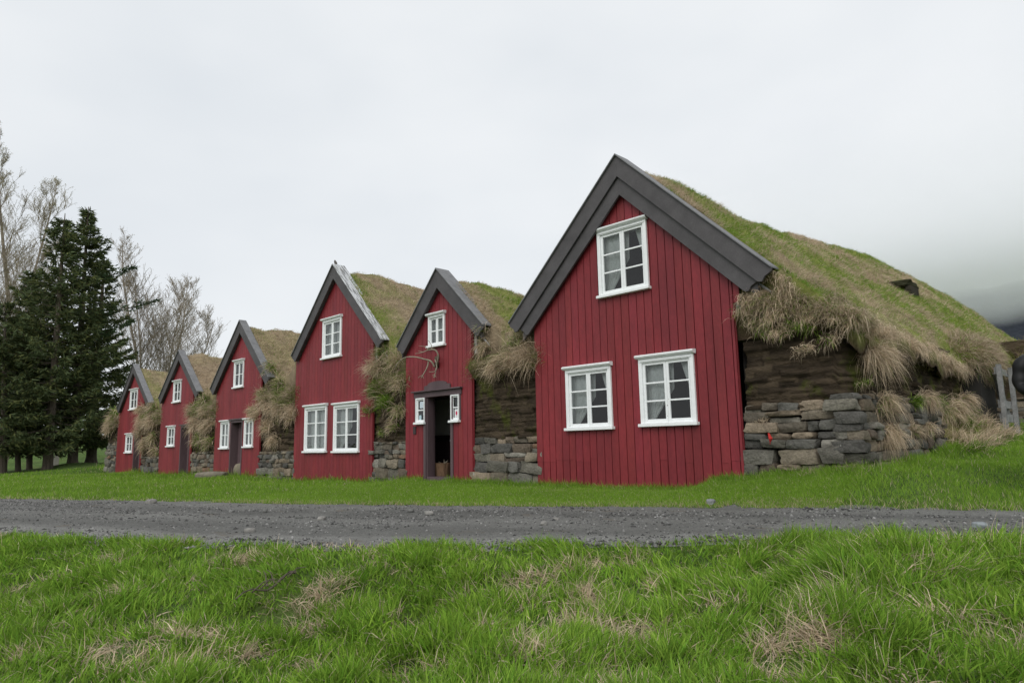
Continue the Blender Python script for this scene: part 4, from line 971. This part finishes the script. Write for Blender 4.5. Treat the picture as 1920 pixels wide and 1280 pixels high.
# dead branch in the meadow
def branch():
    b = MB(); x0, y0_ = gpx(440, 1158); x1, y1_ = gpx(553, 1122); z = -.16
    A, Bp = Vector((x0, y0_, z)), Vector((x1, y1_, z+.06)); d = Bp-A
    pts = [A+d*t+Vector((0, 0, .03*math.sin(t*9))) for t in np.linspace(0, 1, 9)]; b.tube(pts, list(np.linspace(.004, .010, 9)), 5)
    for t in (.25, .4, .5, .62, .75, .85):
        p = A+d*t; s = rnd.choice([-1, 1]); e = p+d*.2*rnd.random()+Vector((-d.y, d.x, 0))*.22*s+Vector((0, 0, .07)); b.tube([p, (p+e)/2+Vector((0, 0, .03)), e], [.006, .004, .002], 4)
    b.cc = (1, 1, 1); o = b.build('dead_branch', M['bark']); tag(o, 'dark bare dead branch lying in the foreground grass', 'branch')
branch()

# ------------------------------------------------------------------ antlers, bird, basket
def antlers():
    Y = LINE-.10
    t = thing('antlers', (-12.72, LINE-.04, 2.9), 'pale weathered reindeer antlers mounted on red boards above the open doorway', 'antlers')
    def P(px, py, y): return at_Y(px, py, y)
    b = MB()
    def run(pts, r0, r1, y0, y1):
        n = len(pts); V = [P(p[0], p[1], y0+(y1-y0)*i/(n-1)) for i, p in enumerate(pts)]
        Q = []
        for i in range(n-1):
            for q in range(4):
                s = q/4; p0, p1, p2, p3 = V[max(i-1, 0)], V[i], V[i+1], V[min(i+2, n-1)]
                Q.append(.5*((2*p1)+(p2-p0)*s+(2*p0-5*p1+4*p2-p3)*s*s+(3*p1-p0-3*p2+p3)*s**3))
        Q.append(V[-1]); m_ = len(Q); b.tube(Q, [1.0*(r0+(r1-r0)*i/(m_-1)) for i in range(m_)], 7)
    run([(815, 688), (808, 677), (795, 673), (778, 669), (760, 670), (748, 678), (741, 688)], .022, .008, LINE-.10, LINE-.55)   # long left beam
    run([(804, 675), (801, 688), (796, 698), (790, 708)], .018, .012, LINE-.18, LINE-.28)
    run([(793, 703), (786, 706), (784, 709)], .010, .004, LINE-.28, LINE-.3); run([(791, 706), (789, 710)], .009, .004, LINE-.28, LINE-.28); run([(792, 704), (795, 709)], .009, .004, LINE-.28, LINE-.28)
    run([(818, 686), (822, 668), (816, 656), (803, 656), (793, 660), (779, 663)], .022, .007, LINE-.10, LINE-.42)
    run([(803, 655), (797, 650), (785, 648)], .010, .004, LINE-.3, LINE-.36); run([(793, 660), (786, 658), (784, 658)], .008, .004, LINE-.34, LINE-.36)
    run([(810, 655), (808, 645), (801, 636)], .011, .004, LINE-.26, LINE-.3)
    run([(816, 674), (819, 688), (815, 696), (804, 697)], .018, .006, LINE-.10, LINE-.2); run([(818, 690), (816, 700), (814, 708)], .016, .010, LINE-.10, LINE-.16)
    run([(815, 702), (810, 704)], .01, .004, LINE-.15, LINE-.16); run([(815, 704), (812, 708)], .01, .004, LINE-.15, LINE-.16); run([(815, 703), (818, 707)], .01, .004, LINE-.15, LINE-.16)
    b.build('antler', M['antler'], t, smooth=True)
    p = P(820, 676, LINE-.06); k = MB(); k.cc = (.35, .3, .28)
    k.tube([(p.x, LINE-.03, p.z+.12), (p.x, LINE-.08, p.z+.05), (p.x, LINE-.09, p.z-.05), (p.x, LINE-.05, p.z-.16)], [.03, .06, .055, .03], 8); k.build('skull_plate', M['antler'], t, smooth=True)
antlers()
def bird():
    p = at_Y(634, 497, LINE-.02); x, y, z = -17.38, LINE-.02, 6.16-.14*HS[3]['sr']+.04
    t = thing('bird', (x, y, z), 'small dark bird perched on the peak of the tall red house', 'bird')
    b = MB(); b.cc = (.09, .08, .07)
    b.tube([(x+.09, y, z+.04), (x+.04, y, z+.085), (x+.0, y, z+.13), (x-.03, y, z+.175), (x-.045, y, z+.205), (x-.05, y, z+.225)], [.01, .032, .042, .034, .024, .01], 10)
    b.tube([(x+.06, y, z+.06), (x+.12, y, z+.0), (x+.15, y, z-.04)], [.02, .014, .012], 6)
    b.tube([(x-.06, y, z+.205), (x-.09, y, z+.2)], [.008, .001], 5, (.05, .04, .02)); b.build('body', M['bird'], t, smooth=True)
    for s in (-.012, .012):
        l = MB(); l.tube([(x+.02, y+s, z+.08), (x+.015, y+s, z+.0)], [.005, .003], 4, (.06, .04, .03)); l.build('leg', M['bird'], t)
bird()
def basket():
    q_ = at_Y(828, 894, LINE+.5); x, y, z = q_.x, q_.y, .1
    t = thing('basket', (x, y, z), 'brown wooden tub holding pale antler pieces just inside the open doorway', 'tub')
    b = MB(); b.cc = (1.6, 1.2, .9); n = 16
    vs = []; 
    for r_, h_ in ((.20, 0), (.235, .34), (.215, .34), (.18, .03)):
        vs += [(x+r_*math.cos(2*math.pi*j/n), y+r_*math.sin(2*math.pi*j/n), z+h_) for j in range(n)]
    b.add(vs, [(i*n+j, i*n+(j+1) % n, (i+1)*n+(j+1) % n, (i+1)*n+j) for i in range(3) for j in range(n)]+[tuple(3*n+j for j in range(n))]); b.build('tub_body', M['bark'], t)
    for q in range(4):
        a = MB(); th = q*.9; a.tube([(x, y, z+.2), (x+.1*math.cos(th), y+.1*math.sin(th), z+.33), (x+.2*math.cos(th), y+.12*math.sin(th), z+.38+.02*(q % 3))], [.016, .013, .006], 5); o = a.build('antler_piece', M['antler'])
        tag(o, ['pale antler piece lying in the tub, rightmost', 'pale antler piece in the tub pointing to the room behind', 'pale antler piece in the tub pointing left', 'pale antler piece in the tub pointing towards the threshold'][q], 'antler piece', 'antler pieces in the tub')
basket()

# ------------------------------------------------------------------ person at the right edge
def person():
    F = 8.25; foot = at_fwd(1984, 930, F); X0, Y0 = foot.x, foot.y; z0 = float(ground(X0, Y0)); S = (at_fwd(1984, 640, F).z-z0)/1.50
    S = max(.9, min(S, 1.16))
    t = thing('person', (X0, Y0, z0), 'person in dark navy quilted jacket and dark trousers standing at the right edge', 'person')
    R3 = Vector((math.cos(YAW), math.sin(YAW), 0)); Fw = Vector((HX, HY, 0)); O = Vector((X0, Y0, z0))
    def W(a, f, h): return O+(R3*a+Fw*f+Vector((0, 0, h)))*S
    def skin(name, pts, edges, rad, m_, parent, sub=2):
        me = bpy.data.meshes.new(name); me.from_pydata([W(*p) for p in pts], edges, []); me.update(); o = link(me, name, m_, parent)
        md = o.modifiers.new('s', 'SKIN'); sv = me.skin_vertices[0].data
        for i, r_ in enumerate(rad): sv[i].radius = (r_[0]*S, r_[1]*S) if isinstance(r_, tuple) else (r_*S, r_*S)
        sv[0].use_root = True; md.use_smooth_shade = True; sb = o.modifiers.new('u', 'SUBSURF'); sb.levels = sb.render_levels = sub
        a = me.color_attributes.new('Col', 'FLOAT_COLOR', 'POINT')
        for d in a.data: d.color = (1, 1, 1, 1)
        return o
    # body (skin): pelvis, spine, neck, head, forearms to hands
    pts = [(0, 0, .95), (0, 0, 1.2), (0, 0, 1.42), (0, -.01, 1.52), (0, -.03, 1.60), (0, -.02, 1.70), (.1, 0, .88), (.11, 0, .5), (.11, 0, .08), (-.1, 0, .88), (-.11, 0, .5), (-.11, 0, .08)]
    ed = [(0, 1), (1, 2), (2, 3), (3, 4), (4, 5), (0, 6), (6, 7), (7, 8), (0, 9), (9, 10), (10, 11)]
    body = skin('body', pts, ed, [.12, .12, .1, .055, .085, .075, .08, .055, .04, .08, .055, .04], M['skin'], t)
    # jacket with quilting bulges; left arm bent forwards
    pts = []; rad = []; ed = []
    for i in range(12):
        h_ = .80+i*.058; pts.append((0, 0, h_)); rad.append(((.20 if i % 2 else .187)*(1 if i < 9 else .93), (.135 if i % 2 else .125)))
        if i: ed.append((i-1, i))
    pts.append((0, 0, 1.49)); rad.append((.075, .075)); ed.append((11, 12))
    for sgn in (-1, 1):
        b0 = len(pts); arm = [(.18*sgn, 0, 1.40), (.20*sgn, .01, 1.33), (.215*sgn, .015, 1.26), (.225*sgn, .015, 1.19), (.235*sgn, .0, 1.12), (.225*sgn, -.07, 1.07), (.19*sgn, -.15, 1.08), (.155*sgn, -.20, 1.10), (.13*sgn, -.25, 1.11)]
        for i, p in enumerate(arm): pts.append(p); rad.append((.094 if i % 2 else .064)*(1-.03*i)); ed.append((11 if i == 0 else b0+i-1, b0+i))
    j = skin('jacket', pts, ed, rad, M['jacket'], t)
    for sgn in (-1, 1):   # hands, holding in front
        base = (.13*sgn, -.25, 1.11); pts = [base, (.09*sgn, -.30, 1.12)]; ed = [(0, 1)]; rad = [.03, .034]
        for q in range(4):
            i = len(pts); dz = (q-1.5)*.02; pts += [(.055*sgn, -.335, 1.12+dz), (.02*sgn, -.345, 1.12+dz), (.0, -.325, 1.118+dz)]; ed += [(1, i), (i, i+1), (i+1, i+2)]; rad += [.0095, .009, .008]
        i = len(pts); pts += [(.085*sgn, -.29, 1.165), (.05*sgn, -.305, 1.175)]; ed += [(1, i), (i, i+1)]; rad += [.011, .009]
        skin('hand', pts, ed, rad, M['skin'], t, 1)
    pts = [(0, 0, .92), (.1, 0, .82), (.11, -.01, .5), (.11, 0, .1), (-.1, 0, .82), (-.11, -.01, .5), (-.11, 0, .1)]
    skin('trousers', pts, [(0, 1), (1, 2), (2, 3), (0, 4), (4, 5), (5, 6)], [(.15, .12), .1, .078, .065, .1, .078, .065], M['cloth'], t)
    for sgn in (-1, 1): skin('shoe', [(.11*sgn, .05, .05), (.11*sgn, -.05, .05), (.115*sgn, -.16, .035)], [(0, 1), (1, 2)], [.05, .05, .035], M['cloth'], t, 1)
    skin('hair', [(0, .0, 1.73), (0, .045, 1.68), (0, .05, 1.60)], [(0, 1), (1, 2)], [.075, .07, .055], M['hair'], t)
    f = MB(); f.cc = (.8, .7, .65)
    f.tube([W(0, -.105, 1.66), W(0, -.13, 1.625), W(0, -.10, 1.615)], [.008, .015, .01], 6); f.build('nose', M['skin'], t, smooth=True)
    for sgn in (-1, 1):
        e = MB(); e.tube([W(.03*sgn, -.088, 1.655), W(.03*sgn, -.1, 1.655)], [.011, .008], 8, (.05, .04, .04)); e.build('eye', M['hair'], t)
        e = MB(); e.tube([W(.082*sgn, -.01, 1.67), W(.09*sgn, -.005, 1.64), W(.082*sgn, -.01, 1.61)], [.012, .016, .01], 6); e.build('ear', M['skin'], t, smooth=True)
    e = MB(); e.tube([W(-.025, -.10, 1.585), W(0, -.106, 1.583), W(.025, -.10, 1.585)], [.004, .007, .004], 6, (.6, .3, .3)); e.build('mouth', M['skin'], t)
person()

# ------------------------------------------------------------------ trees
def spruce(pos, H, Rm, seed, label, lean=(0, 0), tr=.26, long_=()):
    r = np.random.default_rng(seed); t = thing('spruce_tree', pos, label, 'tree', 'dark spruces left of the houses')
    zc = lambda h_: np.array([pos.x+lean[0]*h_/H, pos.y+lean[1]*h_/H, pos.z+h_])
    b = MB(); hs = np.array([-.04, .015, .05, .1, .2, .3, .4, .5, .6, .7, .8, .9, 1])
    b.tube([zc(max(q, -.02)*H) for q in hs], [tr*(1-max(q, 0))**.8*(1.35 if q <= 0 else 1)+.02 for q in hs], 9)
    P = []; D = []; L = []; W_ = []; C = []
    h_ = 1.25
    while h_ < H-.2:
        f = h_/H; Rr = Rm*(1-f)**.72*min(1, .82+f)*(.9+.2*math.sin(h_*1.9+seed)); nb = r.integers(5, 8)
        for q in range(nb):
            az = r.random()*6.283; ln = Rr*r.uniform(.5, 1.35)
            c0 = zc(h_); d = np.array([math.cos(az), math.sin(az), -.12+.5*f]); ts = np.linspace(0, 1, 7)
            pts = [c0+d*ln*s+np.array([0, 0, -.16*ln*s*(1-s)*2+.10*ln*s*s]) for s in ts]; b.tube(pts, list(np.linspace(.04*(1-f)+.012, .005, 7)), 3, cap=False)
            m_ = int(10+ln*(26 if f < .5 else 19)); s = np.sqrt(r.random(m_))*.98+.02; base = c0+d*ln*s[:, None]; base[:, 2] += -.32*ln*s*(1-s)+.10*ln*s*s
            side = np.array([-d[1], d[0], 0]); w = r.normal(size=m_)*.20*ln*(1.05-s)+r.normal(size=m_)*.04; base = base+side*w[:, None]; base[:, 2] += -np.abs(w)*.25+r.normal(size=m_)*.05
            for rep in range(2):
                P.append(base+r.normal(size=base.shape)*.05); D.append(d*.8+side*np.sign(w)[:, None]*.6+np.array([0, 0, -.15])+r.normal(size=base.shape)*.45); L.append(r.uniform(.16, .38, m_)); W_.append(r.uniform(.05, .10, m_))
                g = r.uniform(.6, 1.4, (m_, 1)); mixa = (r.random((m_, 1)) < .3)*.6; C.append((np.array([.075, .100, .045])*(1-mixa)+np.array([.15, .155, .05])*mixa)*g)
        h_ += r.uniform(.25, .42)
    for (hh, az, ln) in long_:
        c0 = zc(hh); d = np.array([math.cos(az), math.sin(az), .32]); pts = [c0+d*ln*s for s in np.linspace(0, 1, 6)]; b.tube(pts, list(np.linspace(.05, .006, 6)), 3, cap=False)
        m_ = 260; s = r.random(m_); base = c0+d*ln*s[:, None]+r.normal(size=(m_, 3))*(.05+.22*(1-s))[:, None]; P.append(base); D.append(d+r.normal(size=(m_, 3))*.6); L.append(r.uniform(.15, .35, m_)); W_.append(r.uniform(.05, .09, m_)); C.append(np.array([.04, .066, .03])*r.uniform(.6, 1.4, (m_, 1)))
    b.build('trunk', M['bark'], t)
    P, D, C = np.concatenate(P), np.concatenate(D), np.concatenate(C); L, W_ = np.concatenate(L), np.concatenate(W_)
    blades(P, D, L, W_, C, np.array([0, 0, -.1]), 2, 'crown', t, M['needle'])
    return t
def Hpx(p, py_top, F): # height so that the top shows at that pixel row
    return None
tops = [(10, 560, 4.0), (30, 590, 3.2), (62, 505, 3.6), (122, 400, 3.9), (166, 388, 3.6), (196, 485, 3.3)]
names = ['dark spruce at the left edge, its low crown cut by the picture side', 'short spruce with thin leaning trunk second from the left edge', 'mid-height spruce with a sparse pointed top left of the two tallest', 'dense spruce with thick trunk just left of the tallest one', 'tallest spruce, with long side boughs reaching over the bare tree', 'broad spruce nearest to the red houses, with a lower rounded top']
for i, (p, (tx, ty, rm)) in enumerate(zip(TP, tops)):
    F = TREES[i][2]; tp = at_fwd(tx, ty, F); g = Vector((p.x, p.y, float(ground(p.x, p.y))))
    rgt = math.atan2(_r.y, _r.x)
    spruce(g, tp.z-g.z, rm*.92, 200+i, names[i], (tp.x-p.x, tp.y-p.y), [.17, .13, .15, .24, .25, .28][i], ((10.6, rgt, 3.0), (8.3, rgt+.15, 4.3), (7.0, rgt-.2, 3.6)) if i == 4 else ())
def bare(pos, H, seed, label, spread=.32, n1=22, tr=.16, forks=3, bud=(.2, .18, .07), budn=3, colr=(1, 1, 1), leanv=(0, 0)):
    r = random.Random(seed); t = thing('bare_tree', pos, label, 'tree', 'leafless birches behind the spruces')
    b = MB(); b.cc = colr; BP = []; BD = []
    def grow(p, d, ln, r0, lvl):
        n = 6 if lvl < 2 else 4; pts = [p]; q = p.copy(); dd = d.copy()
        for i in range(n):
            dd = (dd+Vector((r.gauss(0, .10), r.gauss(0, .10), r.gauss(.045, .05)))*(.7+.35*lvl)).normalized(); q = q+dd*ln/n; pts.append(q.copy())
        b.tube(pts, [max(r0*(1-i/n*.85), .009) for i in range(n+1)], 6 if lvl == 0 else 3, cap=False)
        if lvl == 3 or ln < .35:
            for i in range(1, n+1):
                for _ in range(budn): BP.append(pts[i]+Vector((r.gauss(0, .05), r.gauss(0, .05), r.gauss(0, .05)))); BD.append(dd+Vector((r.gauss(0, .6), r.gauss(0, .6), r.gauss(0, .6))))
            return
        m_ = {0: n1, 1: 8, 2: 6}[lvl]
        for k in range(m_):
            f = (.18+.82*(k+r.random())/m_) if lvl == 0 else (.25+.75*(k+r.random())/m_); f = min(f, .99)
            i = int(f*n); a = pts[i].lerp(pts[min(i+1, n)], f*n-i); az = r.random()*6.283; sd = Vector((math.cos(az), math.sin(az), 0))
            nd = (dd*.75+sd*(.75 if lvl else .62)+Vector((0, 0, .35))).normalized()
            l2 = (H*spread*(1.08-f)*r.uniform(.7, 1.2)+.5) if lvl == 0 else ln*r.uniform(.35, .6)
            grow(a, nd, l2, r0*(1-f*.8)*.42+.004, lvl+1)
    for k in range(forks):
        az = r.random()*6.28; o_ = Vector((math.cos(az), math.sin(az), 0))*.35*(k > 0)
        grow(Vector(pos)+o_-Vector((0, 0, .2)), Vector((math.cos(az)*.09*(k > 0)+leanv[0], math.sin(az)*.09*(k > 0)+leanv[1], 1)).normalized(), H*(1 if k == 0 else r.uniform(.75, .95)), tr*(1 if k == 0 else .8), 0)
    b.build('trunk', M['twig'], t)
    P = np.array([list(p) for p in BP]); D = np.array([list(p) for p in BD]); n = len(P)
    blades(P, D, rng.uniform(.05, .11, n), rng.uniform(.02, .035, n), np.array(bud)*rng.uniform(.6, 1.3, (n, 1)), np.zeros(3), 2, 'crown', t, M['grass'])
def bt(px, pyb, F, pyt, **k):
    p = at_fwd(px, pyb, F); p.z = float(ground(p.x, p.y)); H = at_fwd(px, pyt, F).z-p.z; bare(p, H*.93, **k)
bt(272, 850, 50, 440, seed=1, label='bare spreading tree right of the spruces, showing above the first red house', spread=.33, n1=20, forks=3, bud=(.34, .29, .2), budn=1)
bt(312, 850, 54, 520, seed=2, label='lower bare tree just above the roof of the second red house', spread=.36, n1=16, forks=2, bud=(.34, .29, .2), budn=1)
bt(5, 870, 46, 222, seed=3, label='very tall bare tree with olive buds at the left edge', spread=.24, n1=26, forks=3, tr=.22, bud=(.30, .27, .13), budn=2)
bt(-70, 880, 40, 330, seed=4, label='bare tree beyond the left edge whose branches reach into the picture', spread=.30, n1=20, forks=2, tr=.2, bud=(.30, .27, .15), budn=1)

# distant bits seen under the spruces
def box_thing(name, px0, px1, pyb, pyt, F, m_, cc, label, cat, roofc=None):
    a = at_fwd(px0, pyb, F); c_ = at_fwd(px1, pyb, F); zt = at_fwd(px0, pyt, F).z; t = thing(name, a, label, cat)
    d = (c_-a); d.z = 0; n = Vector((-d.y, d.x, 0)).normalized()*3; z0 = a.z-.3
    def quad(B, p, q, z0_, z1_, n_, cc_):
        B.add([p+Vector((0, 0, 0)), q, q+n_, p+n_]+[v+Vector((0, 0, z1_-z0_)) for v in (p, q, q+n_, p+n_)], [(0, 3, 2, 1), (4, 5, 6, 7), (0, 1, 5, 4), (1, 2, 6, 5), (2, 3, 7, 6), (3, 0, 4, 7)], cc_)
    A = Vector((a.x, a.y, z0)); C_ = A+d
    B = MB(); quad(B, A, C_, z0, zt, n, cc); B.build('wall', m_, t)
    B = MB(); quad(B, A-d*.06+Vector((0, 0, zt-z0+.01)), C_+d*.06+Vector((0, 0, zt-z0+.01)), 0, .25, n*1.05, (.4, .42, .45)); B.build('roof', m_, t)
    return t
box_thing('shed', 60, 71, 869, 850, 80, M['metal'], (1.2, 1.25, 1.3), 'small pale shed glimpsed under the spruces', 'shed')
box_thing('shed', -8, 26, 872, 852, 90, M['metal'], (1.0, 1.1, 1.2), 'wide pale grey shed behind the spruce trunks at the left edge', 'shed')
p = at_fwd(103, 867, 52); b = MB(); b.box(-.22, .22, -.22, .22, -.3, 1.2, (.3, .28, .25)); b.box(-.26, .26, -.26, .26, 1.201, 1.27, (.3, .28, .25)); o = b.build('stone_post', M['paper'], bevel=.03); o.location = p; tag(o, 'square grey stone post between two spruce trunks', 'post')

# ------------------------------------------------------------------ mountain and its cloud
def mountain():
    X = np.linspace(-720, 900, 130); Y = np.linspace(760, 1500, 50); XX, YY = np.meshgrid(X, Y)
    ZZ = (35+155*sstep(-500, -330, XX+20*fb(XX/60, YY/90, s=91)))*sstep(760, 960, YY)+16*fb(XX/50, YY/50, s=92)-14
    ZZ = ZZ*sstep(-700, -560, XX)
    o = np_mesh('mountain', np.stack([XX.ravel(), YY.ravel(), ZZ.ravel()], 1), grid_faces(130, 50), M['mount'], smooth=True); tag(o, kind='structure')
mountain()
def cloud():
    b = MB(); b.box(-570, 700, 520, 740, 50, 290); m_ = bpy.data.materials.new('cloud'); m_.use_nodes = True; N = m_.node_tree.nodes; L = m_.node_tree.links
    N.remove(N['Principled BSDF']); v = N.new('ShaderNodeVolumePrincipled'); v.inputs['Color'].default_value = (.975, .985, 1, 1); v.inputs['Anisotropy'].default_value = 0
    tcn = N.new('ShaderNodeTexCoord'); sx = N.new('ShaderNodeSeparateXYZ'); L.new(tcn.outputs['Object'], sx.inputs[0])
    n = N.new('ShaderNodeTexNoise'); n.inputs['Scale'].default_value = .012; n.inputs['Detail'].default_value = 1; L.new(tcn.outputs['Object'], n.inputs['Vector'])
    ma = N.new('ShaderNodeMath'); ma.operation = 'MULTIPLY_ADD'; ma.inputs[1].default_value = 30; L.new(n.outputs['Fac'], ma.inputs[0]); L.new(sx.outputs['Z'], ma.inputs[2])
    cr = N.new('ShaderNodeValToRGB'); mr = N.new('ShaderNodeMapRange'); mr.inputs[1].default_value = 106; mr.inputs[2].default_value = 286; L.new(ma.outputs[0], mr.inputs[0]); L.new(mr.outputs[0], cr.inputs[0])
    e = cr.color_ramp.elements; e[0].position = .045; e[0].color = (0, 0, 0, 1); e[1].position = 1; e[1].color = (0, 0, 0, 1)
    k = e.new(.14); k.color = (1, 1, 1, 1); k = e.new(.30); k.color = (.5, .5, .5, 1); k = e.new(.5); k.color = (.12, .12, .12, 1)
    fx = N.new('ShaderNodeMapRange'); fx.inputs[1].default_value = -560; fx.inputs[2].default_value = -300; fx.inputs[3].default_value = 0; fx.inputs[4].default_value = .028; fx.interpolation_type = 'SMOOTHSTEP'; L.new(sx.outputs['X'], fx.inputs[0])
    mm = N.new('ShaderNodeMath'); mm.operation = 'MULTIPLY'; L.new(cr.outputs[0], mm.inputs[0]); L.new(fx.outputs[0], mm.inputs[1])
    L.new(mm.outputs[0], v.inputs['Density']); L.new(v.outputs[0], N['Material Output'].inputs['Volume'])
    o = b.build('cloud', m_); tag(o, 'low grey cloud swallowing the top of the dark mountain', 'cloud', kind='stuff')
cloud()
